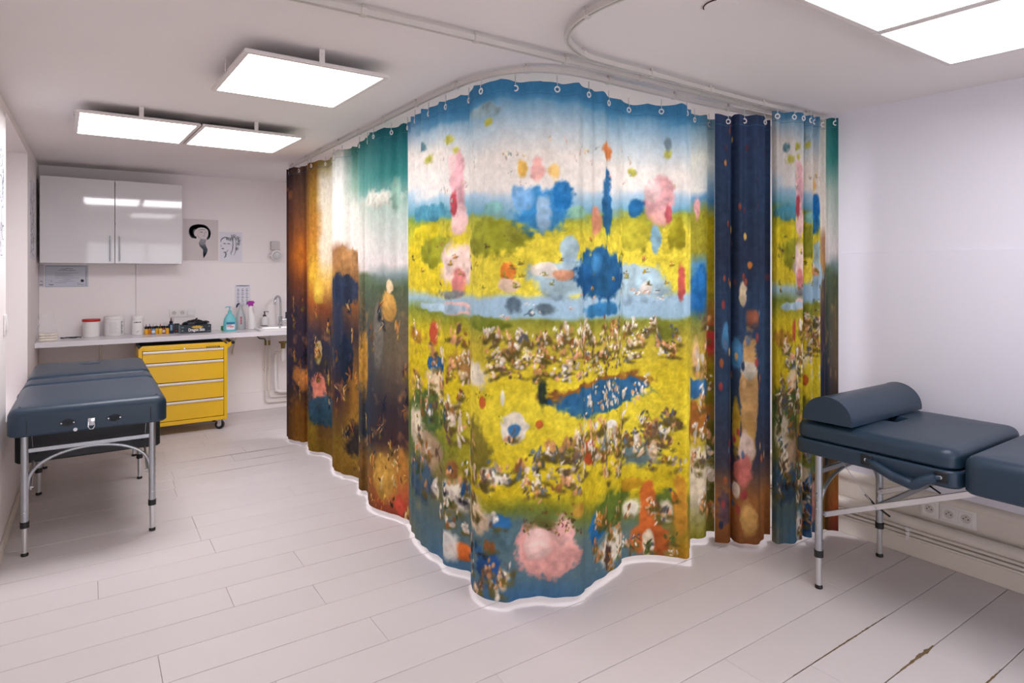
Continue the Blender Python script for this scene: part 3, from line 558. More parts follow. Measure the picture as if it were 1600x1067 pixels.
def cloth(name, hem, nu, nv, colour, parent, org, z0=.03, drop=.05, amp_top=.45, wob=.0058, ztilt=None):
    D, q, L = resample(smooth_path(hem, 14), nu)
    k = max(3, int(.30/L*nu)); pad = np.pad(D, ((k, k), (0, 0)), mode='reflect', reflect_type='odd')
    g = np.exp(-np.linspace(-2, 2, 2*k+1)**2); g /= g.sum()
    S = np.stack([np.convolve(pad[:, i], g, 'valid') for i in range(2)], 1)
    tg = np.gradient(S, axis=0); tg /= np.hypot(tg[:, 0], tg[:, 1])[:, None]; nr = np.c_[tg[:, 1], -tg[:, 0]]
    v = np.linspace(0, 1, nv); w = amp_top+(1-amp_top)*(1-v)**.8
    P = S[:, None, :]*(1-w[None, :, None])+D[:, None, :]*w[None, :, None]
    fold = np.sin(q*2*PI/.105+3*np.sin(q*2.1))*wob*(1+.6*np.sin(q*5.3))
    P = P+nr[:, None, :]*(fold[:, None]*(.5+.5*v[None, :]))[..., None]
    ztop = 2.24+.02*S[:, 1]+.01*S[:, 0]-drop-.012*np.abs(np.sin(q*PI/.185))
    zz = z0+(ztop-z0)[:, None]*v[None, :]
    Uu = np.repeat(q[:, None], nv, 1); col = colour(Uu, zz, L)
    verts = np.concatenate([P, zz[..., None]], 2).reshape(-1, 3)-np.array(org)
    me = bpy.data.meshes.new(name); nf = (nu-1)*(nv-1)
    me.vertices.add(nu*nv); me.vertices.foreach_set('co', verts.astype(np.float32).ravel())
    i, j = np.meshgrid(np.arange(nu-1), np.arange(nv-1), indexing='ij'); a = (i*nv+j).ravel()
    quads = np.stack([a, a+nv, a+nv+1, a+1], 1).astype(np.int32)
    me.loops.add(nf*4); me.loops.foreach_set('vertex_index', quads.ravel())
    me.polygons.add(nf); me.polygons.foreach_set('loop_start', np.arange(nf, dtype=np.int32)*4); me.polygons.foreach_set('use_smooth', np.ones(nf, bool))
    me.update(calc_edges=True); me.validate()
    ca = me.color_attributes.new('print', 'FLOAT_COLOR', 'POINT')
    rgba = np.ones((nu*nv, 4), np.float32); rgba[:, :3] = srgb2lin(255*(np.clip(col, 0, 255)/255)**(1.02-.18*np.clip(col.max(-1, keepdims=True)/255, 0, 1))).reshape(-1, 3); ca.data.foreach_set('color', rgba.ravel())
    o = obj(name, me, m_cloth, parent)
    top = np.c_[P[:, -1], zz[:, -1]]
    return o, top, nr, q, L
ring_me = None
def eyelets(parent, org, top, nr, q, L, step, first=.05, side=1):
    """brass-less white eyelets with a bead-chain hook up to the rail"""
    global ring_me
    d = first; out = []
    while d < L:
        i = int(np.searchsorted(q, d)); i = min(i, len(q)-1); p = Vector(top[i])-Vector(org); n = Vector((nr[i][0], nr[i][1], 0))
        e = obj('eyelet', torus(B(), (0, 0, 0), n, .011, .0034, 14, 6), m_white, parent, loc=tuple(p+Vector((0, 0, -.028))+n*.001*side))
        up = ceil_z(top[i][0], top[i][1])-.036-top[i][2]
        bm = B(); h = up+.028
        tube(bm, [(0, 0, .008), tuple(n*.004*side+Vector((0, 0, .02))), (0, 0, h*.6), (0, 0, h)], .0016, 6)
        for zq in np.arange(.026, h, .009): cyl(bm, (0, 0, zq), (0, 0, zq+.005), .0032, seg=6)
        obj('hook', bm, m_alu2, parent, loc=tuple(p+Vector((0, 0, -.028))))
        d += step
def col_main(Uu, zz, L):
    c, nz = print_main(Uu, zz); blobs(c, Uu, zz, nz, BLOBS+dabs(DABS, 11)); return c
def flat_rows(fn):
    def f(Uu, zz, L):
        zr = np.repeat(np.linspace(zz.min(), zz.max(), zz.shape[1])[None, :], zz.shape[0], 0); return fn(Uu, zr, L)
    return f
org = (1.40, 3.6, .03)
cur = thing('main_curtain', 'large curtain printed with a colourful yellow, blue and orange painted landscape', 'curtain', org)
o_, top, nr, q, L = cloth('fabric', HEM, 1250, 470, flat_rows(col_main), cur, org)
eyelets(cur, org, top, nr, q, L, .185, .07)
def heading(parent, org, top, nr, q, side=1):
    """stitched seam of the heading tape"""
    bm = B(); k = range(0, len(q), 4)
    pts = [Vector(top[i])-Vector(org)+Vector((nr[i][0], nr[i][1], 0))*.0015*side+Vector((0, 0, -.052)) for i in k]
    tube(bm, pts, .0011, 4); obj('heading_seam', bm, m_band, parent)
heading(cur, org, top, nr, q)

# second, dark curtain pushed against the wall end of the rail
def col_dark(Uu, zz, L):
    n1 = vnoise(Uu*6, zz*6, 50); n3 = vnoise(Uu*40, zz*40, 60); n4 = vnoise(Uu*15, zz*15, 70); n2 = n1
    st = [(.03, (120, 70, 35)), (.25, (150, 95, 50)), (.45, (60, 60, 75)), (.8, (48, 66, 92)), (1.3, (44, 62, 88)), (1.5, (40, 50, 72)), (1.8, (42, 58, 84)), (2.1, (50, 66, 96)), (2.3, (56, 74, 108))]
    z = [a[0] for a in st]; c = np.array([a[1] for a in st], float); col = np.stack([np.interp(zz+n1*.05, z, c[:, k]) for k in range(3)], -1)*(1+n3*.12)[..., None]
    bl = [(.27, .82, .05, .30, (206, 156, 92), .2), (.27, .55, .035, .14, (196, 150, 80), .3), (.25, .52, .05, .09, (232, 205, 190), .3), (.24, .40, .055, .10, (200, 105, 95), .3), (.27, .16, .05, .09, (206, 156, 84), .35), (.20, .30, .03, .05, (220, 205, 185), .3), (.12, .75, .02, .16, (120, 122, 50), .4), (.20, .62, .03, .16, (190, 150, 40), .35), (.24, 1.32, .03, .07, (215, 190, 150), .3), (.2, 1.0, .05, .10, (70, 130, 180), .4), (.05, .2, .05, .12, (90, 70, 80), .4), (.06, 1.1, .03, .1, (70, 130, 175), .4), (.30, 1.2, .05, .05, (150, 85, 60), .5), (.27, .93, .05, .05, (205, 198, 180), .4)]
    r = random.Random(8)
    for _ in range(26): bl.append((r.uniform(0, .48), r.uniform(1.35, 2.2), .012, .022, r.choice([(225, 130, 50), (150, 70, 55), (240, 190, 90), (90, 60, 75)]), .5))
    for _ in range(40): bl.append((r.uniform(0, .48), r.uniform(.1, 1.3), .014, .028, r.choice([(170, 90, 50), (40, 50, 75), (215, 170, 110), (90, 110, 140), (160, 60, 60)]), .5))
    blobs(col, Uu, zz, (n1, n2, n3, n4), bl); return col
org2 = (2.80, 1.98, .03)
cur2 = thing('dark_curtain', 'narrow gathered dark blue and ochre printed curtain beside the big curtain', 'curtain', org2)
o_, top, nr, q, L = cloth('fabric', HEM2, 240, 360, flat_rows(col_dark), cur2, org2, drop=.062, amp_top=.6, wob=.008)
eyelets(cur2, org2, top, nr, q, L, .16, .09)
heading(cur2, org2, top, nr, q)
# third curtain bunched at the right wall
def col_bunch(Uu, zz, L):
    Um = np.interp(Uu, [0, .12, .28, .43, .45, .5, .505, L], [2.62, 2.95, 3.35, 3.9, 1.0, 1.2, 1.9, 2.35])
    c, nz = print_main(Um, zz-.02, 40)
    bl = []
    for u, z, ru, rz, cc, e in BLOBS:
        if 2.5 < u < 3.9: bl.append((np.interp(u, [2.5, 3.9], [0, .43]), z-.03, max(.012, ru*.4), rz, cc, e))
    for s_ in dabs(DABS, 21):
        if 2.5 < s_[0] < 3.9: bl.append((np.interp(s_[0], [2.5, 3.9], [0, .43]), s_[1]-.03, max(.005, s_[2]*.6), s_[3], s_[4], s_[5], s_[6]))
    blobs(c, Uu, zz, nz, bl); return c*.92
org3 = (3.13, 1.84, .03)
cur3 = thing('bunched_curtain', 'bunched printed curtain with teal edge hanging against the right wall', 'curtain', org3)
o_, top, nr, q, L = cloth('fabric', HEM3, 300, 360, flat_rows(col_bunch), cur3, org3, drop=.046, amp_top=.75, wob=.013)
eyelets(cur3, org3, top, nr, q, L, .09, .03)
heading(cur3, org3, top, nr, q)

# ------------------------------------------------------------------ wall cupboard
CT = .855                                                            # worktop height
t = thing('wall_cupboard', 'white gloss two-door wall cupboard above the worktop', 'cupboard', (.185, 6.66, 1.508))
x0, x1, yf, yb, h = -.53, .525, -.155, .165, .732
bm = B()
for a in ((x0, x0+.016, yf+.02, yb, 0, h), (x1-.016, x1, yf+.02, yb, 0, h), (x0+.016, x1-.016, yf+.02, yb, 0, .016), (x0+.016, x1-.016, yf+.02, yb, h-.016, h), (x0+.016, x1-.016, yb-.006, yb, .016, h-.016), (x0+.016, x1-.016, yf+.03, yb-.006, .36, .376)): box(bm, *a)
obj('carcass', bm, m_counter, t)
for a, b_, hx in ((x0, -.002, -.035), (.002, x1, .035)):
    d = obj('door', box(B(), a, b_, yf-.001, yf+.018, .0, h, .0015, 1), m_gloss, t)
    bm = B(); cyl(bm, (hx, yf-.03, .02), (hx, yf-.03, .24), .006, seg=12)
    for zz_ in (.045, .215): cyl(bm, (hx, yf-.03, zz_), (hx, yf, zz_), .004, seg=8)
    obj('handle', bm, m_alu, d)

# ------------------------------------------------------------------ worktop, basin, tap, pipes
YW = YB-.012; WF = 6.32
bm = B()
SX0, SX1, SY0, SY1 = 1.40, 1.90, 6.36, 6.76
for a in ((XL+.002, SX0, WF, YW, CT-.042, CT), (SX1, 2.1, WF, YW, CT-.042, CT), (SX0, SX1, WF, SY0, CT-.042, CT), (SX0, SX1, SY1, YW, CT-.042, CT)): box(bm, *a, .0, 1)
w = tag(obj('worktop', bm, m_counter, None, 0), 'long white worktop along the back wall', 'worktop')
for xx in (.082, 1.2):
    bm = B(); box(bm, xx-.012, xx+.012, YW-.004, YW, CT-.27, CT-.042); box(bm, xx-.012, xx+.012, YW-.30, YW-.004, CT-.048, CT-.042); bar(bm, (xx, YW-.004, CT-.25), (xx, YW-.24, CT-.05), .008, .012)
    obj('bracket', bm, m_trim, w, 0)
t = thing('wash_basin', 'white ceramic inset basin in the worktop under the tap', 'basin', (1.65, 6.56, CT))
def basin():
    bm = B(); rings = []
    for (m_, z, r) in ((-.032, .0, .05), (-.032, .018, .05), (-.024, .026, .05), (.0, .024, .05), (.016, .008, .05), (.024, -.018, .055), (.07, -.034, .07)):
        rings.append([bm.verts.new((x, y, z)) for x, y in rrect(SX0-1.65+m_, SX1-1.65-m_, SY0-6.56+m_, (SY1+.045 if m_ < 0.001 else SY1-.035)-6.56-m_, r)])
    n = len(rings[0])
    for a, b_ in zip(rings, rings[1:]):
        for k_ in range(n): bm.faces.new((a[k_], a[(k_+1) % n], b_[(k_+1) % n], b_[k_]))
    bm.faces.new(rings[-1]); return bm
bs = obj('bowl', basin(), m_ceramic, t)
obj('overflow_hole', cyl(B(), (-.012, .130, .002), (-.012, .144, .004), .008, seg=14), m_chrome, bs)
obj('drain', cyl(B(), (0, 0, -.036), (0, 0, -.031), .022, seg=18), m_chrome, bs)
tp = thing('basin_tap', 'chrome swan-neck tap with side lever behind the basin', 'tap', (1.655, 6.745, CT+.024))
bm = B(); lathe(bm, [(.024, 0), (.024, .006), (.019, .010), (.019, .085), (.012, .093), (.011, .1)]); obj('tap_body', bm, m_chrome, tp)
pts = [(0, 0, .095), (0, 0, .24)]+[(-.042+.042*math.cos(a), -.06+.06*math.cos(a), .245+.06*math.sin(a)) for a in [PI*k/10 for k in range(0, 11)]]+[(-.086, -.122, .215)]
obj('spout', tube(B(), pts, .0115, 12), m_chrome, tp)
bm = B(); cyl(bm, (.015, 0, .055), (.062, 0, .055), .015, seg=16); obj('lever_joint', bm, m_chrome, tp)
obj('lever', box(B(), .050, .062, -.007, .007, .065, .135, .004, 2), m_black, tp)
pl = thing('waste_pipe', 'white waste pipe with bottle trap under the basin', 'pipe', (1.66, 6.66, 0))
bm = B(); lathe(bm, [(.020, .64), (.024, .69), (.042, .70), (.044, .712)]); obj('drain_funnel', bm, m_brass, pl)
bm = B(); lathe(bm, [(.012, .505), (.024, .52), (.027, .56), (.021, .60), (.02, .645)]); obj('trap', bm, m_white, pl)
obj('drain_pipe', tube(B(), [(0, 0, .59), (-.03, .02, .6), (-.05, .07, .6), (-.05, .105, .585), (-.05, .11, .55), (-.05, .11, .24), (-.045, .11, .195), (-.01, .11, .178), (.3, .11, .160)], .017, 12), m_white, pl)
for (xx, z1, zl, lb) in ((1.514, .75, .075, 'thin painted water pipe under the worktop, the left one'), (1.552, .75, .125, 'thin painted water pipe under the worktop, nearer the trap')):
    q_ = thing('supply_pipe', lb, 'pipe', (xx, 6.785, 0), group='water pipes under the basin')
    obj('pipe', tube(B(), [(0, 0, z1-.06), (0, 0, zl+.03), (.006, 0, zl+.008), (.03, 0, zl), (.36, 0, zl-.01)], .0075, 10), m_trim, q_)
    bm = B(); cyl(bm, (0, 0, z1-.08), (0, 0, z1-.03), .011, seg=6); obj('valve', bm, m_brass, q_)
    if xx < 1.53: obj('flexible_hose', tube(B(), [(0, 0, z1-.03), (-.01, 0, z1-.01), (-.06, -.01, z1-.005), (-.085, -.02, z1+.02), (-.06, -.03, z1+.05), (-.03, -.03, CT-.045)], .006, 8), m_black, q_)
    else: obj('flexible_hose', tube(B(), [(0, 0, z1-.03), (0, -.01, z1+.02), (.03, -.03, CT-.045)], .006, 8), m_alu, q_)
    for zz_ in (.42,): obj('pipe_clip', box(B(), -.012, .012, -.010, .04, zz_-.007, zz_+.007, .002, 1), m_trim, q_)

# ------------------------------------------------------------------ yellow tool chest on castors
t = thing('tool_chest', 'yellow four-drawer metal tool chest on castors under the worktop', 'tool chest', (.69, 6.35, 0))
m_hand = mat('brushed_handle', (232, 222, 212), .35, .25, var=.03); W2 = .348; FY = -.215; BYY = .215
bm = B()
for a in ((-W2, -W2+.028, FY, BYY, .093, .77), (W2-.028, W2, FY, BYY, .093, .77), (-W2+.028, W2-.028, FY, BYY, .093, .128), (-W2+.028, W2-.028, FY, BYY, .752, .77), (-W2+.028, W2-.028, BYY-.01, BYY, .128, .752)): box(bm, *a, .002, 1)
prism(bm, [(-W2, FY, .77), (W2, FY, .77), (W2-.03, FY, .797), (-W2+.03, FY, .797)], (0, .012, 0))
body = obj('body', bm, m_yellow, t)
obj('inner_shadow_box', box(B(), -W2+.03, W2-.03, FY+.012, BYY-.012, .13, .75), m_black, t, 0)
bm = B(); box(bm, -W2+.004, W2-.004, FY+.013, BYY, .7705, .776); box(bm, -W2+.002, -W2+.02, FY+.013, BYY, .776, .792, .004, 1); box(bm, W2-.02, W2-.002, FY+.013, BYY, .776, .792, .004, 1); box(bm, -W2+.02, W2-.02, BYY-.012, BYY, .776, .794, .003, 1)
obj('top_tray', bm, m_black, t)
for z0, z1 in ((.647, .749), (.469, .642), (.302, .464), (.133, .297)):
    d = obj('drawer', box(B(), -W2+.031, W2-.031, FY-.004, FY+.012, z0, z1-.004, .002, 1), m_yellow, t)
    bm = B(); yy = FY-.004; prf = [(0, z1-.022), (-.010, z1-.020), (-.013, z1-.010), (-.010, z1-.001), (0, z1)]
    prism(bm, [(-W2+.033, yy+p[0], p[1]) for p in prf], (2*W2-.066, 0, 0)); obj('handle', bm, m_hand, d)
obj('lock', cyl(B(), (0, FY-.003, .7585), (0, FY+.003, .7585), .007, seg=14), m_chrome, t)
pl_ = obj('name_plate', box(B(), .175, .285, FY-.0024, FY, .752, .766), m_inkd, t, 0)
m_orange = mat('orange_print', (226, 120, 40), .5, var=.02)
text('lettering', 'STANLEY', .016, Matrix.Translation((.23, FY-.0026, .759)) @ Matrix.Rotation(PI/2, 4, 'X'), m_yellow, pl_, fit=.1, bold=.0004)
for sx in (-1, 1):
    for sy in (FY+.05, BYY-.05):
        xx = sx*(W2-.05); R_ = Matrix.Translation((xx, sy, 0)) @ Matrix.Rotation({(1, 0): 1.0, (-1, 0): .3}.get((sx, 0 if sy < 0 else 1), -.4), 4, 'Z')
        bm = B(); box(bm, -.024, .024, -.024, .024, .088, .0925); box(bm, -.018, -.013, -.016, .02, .034, .088, .001, 1); box(bm, .013, .018, -.016, .02, .034, .088, .001, 1)
        f = obj('castor', bm, m_chrome, t); f.data.transform(R_)
        w_ = obj('wheel', cyl(B(), (-.0125, .006, .0405), (.0125, .006, .0405), .040, seg=28), m_black, f); w_.data.transform(R_)
        h_ = obj('wheel_hub', cyl(B(), (-.0205, .006, .0405), (.0205, .006, .0405), .016, seg=16), m_alu2, f); h_.data.transform(R_)
bm = B()
for sy in (-.10, .16): prism(bm, [(W2, sy, .70), (W2, sy, .765), (W2+.06, sy, .79), (W2+.075, sy, .775)], (0, .004, 0))
hb = obj('push_handle', bm, m_yellow, t)
obj('grip', cyl(B(), (W2+.066, -.125, .778), (W2+.066, .19, .778), .014, seg=18), m_black, hb)

# ------------------------------------------------------------------ folding treatment tables
def leg_pair(t, yl, sgn, braces=True, plain=False):
    """two telescopic legs with cross bar, arch, struts; sgn = direction of the struts along local y"""
    for sx in (-1, 1):
        x = sx*.278
        lg = obj('leg', cyl(B(), (x, yl, .155), (x, yl, .615), .0165, seg=18), m_alu, t)
        obj('leg_extension', cyl(B(), (x, yl, .004), (x, yl, .20), .0125, seg=16), m_alu2, lg)
        obj('collar', cyl(B(), (x, yl, .142), (x, yl, .172), .0195, seg=18), m_black, lg)
        bm = B(); lathe(bm, [(.0155, 0), (.0165, .004), (.0165, .010), (.013, .016)], (x, yl, 0), 16); obj('rubber_foot', bm, m_black, lg)
        bs_ = obj('adjust_button', cyl(B(), (0, -.0172, 0), (0, .0172, 0), .0042, seg=8), m_chrome, lg, loc=(x, yl, .22))
        for k in range(1, 7):
            n_ = clone(bs_, (x, yl, .22+.035*k), lg, PI/2)
    if plain: return
    obj('crossbar', bar(B(), (-.265, yl, .527), (.265, yl, .527), .016, .024, .003), m_alu, t)
    pts = [(.268*math.cos(a)*(1 if True else 1), yl, .335+.178*math.sin(a)**.8 if math.sin(a) > 0 else .335) for a in [PI*k/24 for k in range(25)]]
    obj('arch_brace', tube(B(), pts, .0085, 10), m_alu, t)
    if not braces: return
    ym = yl+sgn*.235; ye = yl+sgn*.60
    for sx in (-1, 1):
        x = sx*.255
        st = obj('strut', bar(B(), (x, yl+sgn*.012, .33), (x, ye, .60), .010, .024, .002), m_alu2, t)
        bm = B()
        for yy, zz_ in ((yl+sgn*.02, .334), (ym, .428)): cyl(bm, (x-.012, yy, zz_), (x+.012, yy, zz_), .0055, seg=10)
        obj('rivet', bm, m_chrome, st)
        obj('strap', tube(B(), [(x-sx*.012, ym-sgn*.05, .47), (x-sx*.014, ym-sgn*.01, .435), (x-sx*.014, ym+sgn*.05, .405)], .004, 6), m_black, t)
        obj('wire', tube(B(), [(x, yl+sgn*.07, .612), (x, ym-sgn*.02, .45)], .0016, 6), m_alu2, t)
    obj('cross_brace', bar(B(), (-.25, ym, .432), (.25, ym, .432), .010, .026, .002), m_alu, t)
def table(label, loc, rz, head, mid, L, mid_legs=False, panel=False):
    t = thing('treatment_table', label, 'massage table', loc, rz, 'folding treatment tables')
    hw = .345; g = .006
    fr = obj('head_frame', slab(B(), -hw, hw, 0, head, .612, .678, .05, .012), m_leather, t)
    hp = obj('head_cushion', slab(B(), -hw+.004, hw-.004, .004, head-g, .682, .758, .06, .036, hole=(0, .25, .080, .075), crown=.006), m_leather, t)
    md = obj('middle_cushion', slab(B(), -hw, hw, head+g, head+mid-g, .612, .752, .05, .042, crown=.004 if mid > .3 else 0), m_leather, t)
    ft = obj('foot_cushion', slab(B(), -hw, hw, head+mid+g, L, .612, .752, .06, .045, crown=.004), m_leather, t)
    # corner seams of the upholstery at the foot end and the head end
    for sx in (-1, 1):
        pts = [(sx*(hw+.001), L-.085, .63), (sx*(hw-.002), L-.085, .70), (sx*(hw-.018), L-.083, .738), (sx*(hw-.05), L-.06, .755), (sx*(hw-.072), L-.03, .742), (sx*(hw-.078), L-.010, .72), (sx*(hw-.08), L+.001, .69), (sx*(hw-.08), L+.001, .63)]
        obj('corner_seam', tube(B(), pts, .0016, 6), m_leatherd, ft)
    # hardware on the foot end face
    for x in (-.1, .1):
        bm = B(); out = [(x+.036*c*(abs(c)**.5), L, .662+.019*s*(abs(s)**.5)) for c, s in [(math.cos(2*PI*k/20), math.sin(2*PI*k/20)) for k in range(20)]]
        prism(bm, out, (0, .004, 0)); pp = obj('socket_plate', bm, m_inkd, t)
        bm = B(); torus(bm, (x, L+.004, .662), (0, 1, 0), .013, .003, 18, 6); obj('socket_ring', bm, m_leatherd, pp)
        bm = B()
        for dx in (-.026, .026): cyl(bm, (x+dx, L+.003, .662), (x+dx, L+.0065, .662), .0042, seg=10)
        obj('screw', bm, m_chrome, pp)
    bm = B(); box(bm, -.016, .016, L, L+.006, .635, .675, .004, 2); lt = obj('latch', bm, m_chrome, t)
    bm = B(); tube(bm, [(-.013, L+.007, .655), (-.014, L+.010, .632), (-.006, L+.011, .619), (.006, L+.011, .619), (.014, L+.010, .632), (.013, L+.007, .655)], .0028, 8); obj('latch_loop', bm, m_chrome, lt)
    bm = B(); cyl(bm, (.068, L, .624), (.068, L+.006, .624), .009, seg=12); obj('stud', bm, m_alu2, t)
    # carrying handle on the side of the head section
    y0, y1 = head*.5, head-.055
    for sx in (-1, 1):
        x = sx*(hw+.001)
        pts = [(x, y0, .652), (x+sx*.012, y0+.02, .648), (x+sx*.03, y0+.11, .618), (x+sx*.034, y0+(y1-y0)*.68, .604), (x+sx*.026, y1-.05, .632), (x+sx*.010, y1-.015, .648), (x, y1, .652)]
        P2 = smooth_path([(p[0], p[1]) for p in pts], 6); Z2 = np.interp(np.linspace(0, 1, len(P2)), np.linspace(0, 1, len(pts)), [p[2] for p in pts])
        hd = obj('carry_handle', tube(B(), [(a[0], a[1], z) for a, z in zip(P2, Z2)], [.019 if 6 < k < len(P2)-7 else .010 for k in range(len(P2))], 10), m_leather, t)
        for yy in (y0, y1):
            obj('handle_tab', box(B(), min(x, x+sx*.008), max(x, x+sx*.008), yy-.022, yy+.022, .632, .672, .002, 1), m_leatherd, hd)
            obj('handle_rivet', cyl(B(), (x+sx*.006, yy, .652), (x+sx*.0115, yy, .652), .0065, seg=12), m_chrome, hd)
    leg_pair(t, .085, 1); leg_pair(t, L-.085, -1)
    if mid_legs: leg_pair(t, head-.04, 1, plain=True)
    if panel:
        bm = B(); slab(bm, -.335, .335, L-.36, L-.28, .415, .611, .035, .03); obj('hanging_pouch', bm, m_leatherd, t, label='black padded pouch slung under the table')
    return t
tL = table('slate-blue treatment table beside the left wall, its foot end towards the viewer', (.008, 5.73, 0), PI, .77, .27, 1.86, mid_legs=True, panel=True)
tR = table('slate-blue treatment table at the right wall with a half-round bolster on it', (3.0, 1.62, 0), PI, .655, .55, 1.86)
bo = B(); rad = .112; prof = [(-.108, .768)]+[(-.108*math.cos(a), .780+.100*math.sin(a)) for a in [PI*k/20 for k in range(21)]]+[(.108, .768)]
prism(bo, [(2.655, 1.462+p[0], p[1]) for p in prof], (.65, 0, 0))
bmesh.ops.bevel(bo, geom=[e for e in bo.edges if len(e.link_faces) == 2 and e.calc_face_angle(0) > .8], offset=.006, segments=2, affect='EDGES')
bol = thing('half_round_bolster', 'half-round slate-blue bolster cushion at the head of the right table', 'bolster', (2.98, 1.462, .767))
bo_o = obj('cushion', bo, m_leather, bol); bo_o.data.transform(Matrix.Translation((-2.98, -1.462, -.767)))
for xx in (-.322, .322):
    obj('piping', tube(B(), [(xx, p[0]*.99, p[1]-.767) for p in prof[1:-1]], .0022, 6), m_leather, bol)

# ------------------------------------------------------------------ things on the worktop
def item(name, label, cat, x, y, group=None, rz=0., z=CT): return thing(name, label, cat, (x, y, z+.0005), rz, group)
# cotton pads in a clear bag
t = item('cotton_pack', 'pack of white cotton pads in a torn clear plastic bag', 'cotton pads', -.285, 6.46)
for k in range(3): obj('pad_layer', slab(B(), -.062, .062, -.05, .05, .022*k, .022*k+.021, .015, .006), mat('cotton', (240, 230, 218), .95, var=.04, scale=40, bump=.3, bscale=200), t)
bm = B(); r = random.Random(3); rings = []
for k in range(8):
    z = .03+.028*k; s = [1.02, 1.03, 1.0, .92, .8, .7, .78, .72][k]
    rings.append([bm.verts.new(((.066*s)*math.cos(a)*(1+r.uniform(-.12, .12)*(k > 1))-.004*k*.6, (.052*s)*math.sin(a)*(1+r.uniform(-.2, .2)*(k > 1)), z+r.uniform(-.012, .012)*(k > 1))) for a in [2*PI*j/18 for j in range(18)]])
for a, b_ in zip(rings, rings[1:]):
    for j in range(18): bm.faces.new((a[j], a[(j+1) % 18], b_[(j+1) % 18], b_[j]))
def film_mat():
    m = bpy.data.materials.new('clear_bag_film'); m.use_nodes = True; nt = m.node_tree; N = nt.nodes; p = N['Principled BSDF']
    p.inputs['Base Color'].default_value = (.9, .9, .92, 1); p.inputs['Roughness'].default_value = .12; p.inputs['Alpha'].default_value = .13
    n = N.new('ShaderNodeTexNoise'); n.inputs['Scale'].default_value = 60; bp = N.new('ShaderNodeBump'); bp.inputs['Strength'].default_value = .5
    nt.links.new(n.outputs['Fac'], bp.inputs['Height']); nt.links.new(bp.outputs[0], p.inputs['Normal']); return m
obj('plastic_bag', bm, film_mat(), t, 180)
# cable
pts = [(-.05+.055*math.cos(a*1.0)+.004*a, .022*math.sin(a), .004+.006*abs(math.sin(a*1.7))) for a in [k*.35 for k in range(0, 52)]]
t = tag(obj('cable_loop', tube(B(), pts, .0028, 6), m_inkd, None, 60, (-.115, 6.60, CT)), 'thin dark cable coiled beside the cotton pack', 'cable')
# tubs
t = item('storage_tub', 'white round tub with a red lid', 'tub', .012, 6.66)
obj('body', lathe(B(), [(.058, 0), (.062, .004), (.063, .14), (.061, .146)], seg=32), m_white, t)
obj('lid', lathe(B(), [(.067, .137), (.069, .140), (.069, .155), (.066, .159)], seg=32), mat('red_plastic', (186, 44, 34), .4, var=.02), t)
t = item('wipes_tub', 'large white tub with a ribbed lid and printed label', 'tub', .185, 6.70)
obj('body', lathe(B(), [(.076, 0), (.080, .005), (.080, .145), (.074, .152)], seg=36), m_white, t)
obj('lid', lathe(B(), [(.076, .147), (.078, .150), (.078, .166), (.070, .176), (.05, .181)], seg=36), m_white, t)
def wrap_rib(bm, R, a0, a1, z, h, n=8, off=.0005):
    A = [bm.verts.new(((R+off)*math.cos(math.radians(a0+(a1-a0)*k/n)), (R+off)*math.sin(math.radians(a0+(a1-a0)*k/n)), z-h/2)) for k in range(n+1)]
    C_ = [bm.verts.new((v.co.x, v.co.y, z+h/2)) for v in A]
    for k in range(n): bm.faces.new((A[k], A[k+1], C_[k+1], C_[k]))
bm = B()
for k in range(9): wrap_rib(bm, .080, -120, -72-(k % 3)*4, .03+.0115*k, .0022)
obj('label_print', bm, mat('pale_print', (186, 184, 188), .7, var=.05), t)
bm = B(); r = random.Random(1)
for k in range(11): wrap_rib(bm, .080, -52, -40+r.uniform(-6, 4), .02+.0105*k, .0062)
obj('label_lettering', bm, mat('green_print', (86, 108, 104), .7, var=.2), t)
t = item('powder_tub', 'narrow white tub with a dark wavy print line', 'tub', .365, 6.66)
obj('body', lathe(B(), [(.046, 0), (.049, .004), (.049, .132), (.046, .137)], seg=30), m_white, t)
obj('lid', lathe(B(), [(.046, .134), (.048, .138), (.048, .166), (.044, .171)], seg=30), m_white, t)
bm = B()
for k, (a0, a1) in enumerate(((-130, -112), (-111, -92), (-91, -74), (-73, -60))): wrap_rib(bm, .049, a0, a1, .115+.002*(k % 2), .006+.003*(k % 2))
wrap_rib(bm, .049, -100, -92, .03, .006); wrap_rib(bm, .049, -88, -82, .036, .006)
obj('label_print', bm, mat('dark_print', (66, 74, 82), .7, var=.1), t)
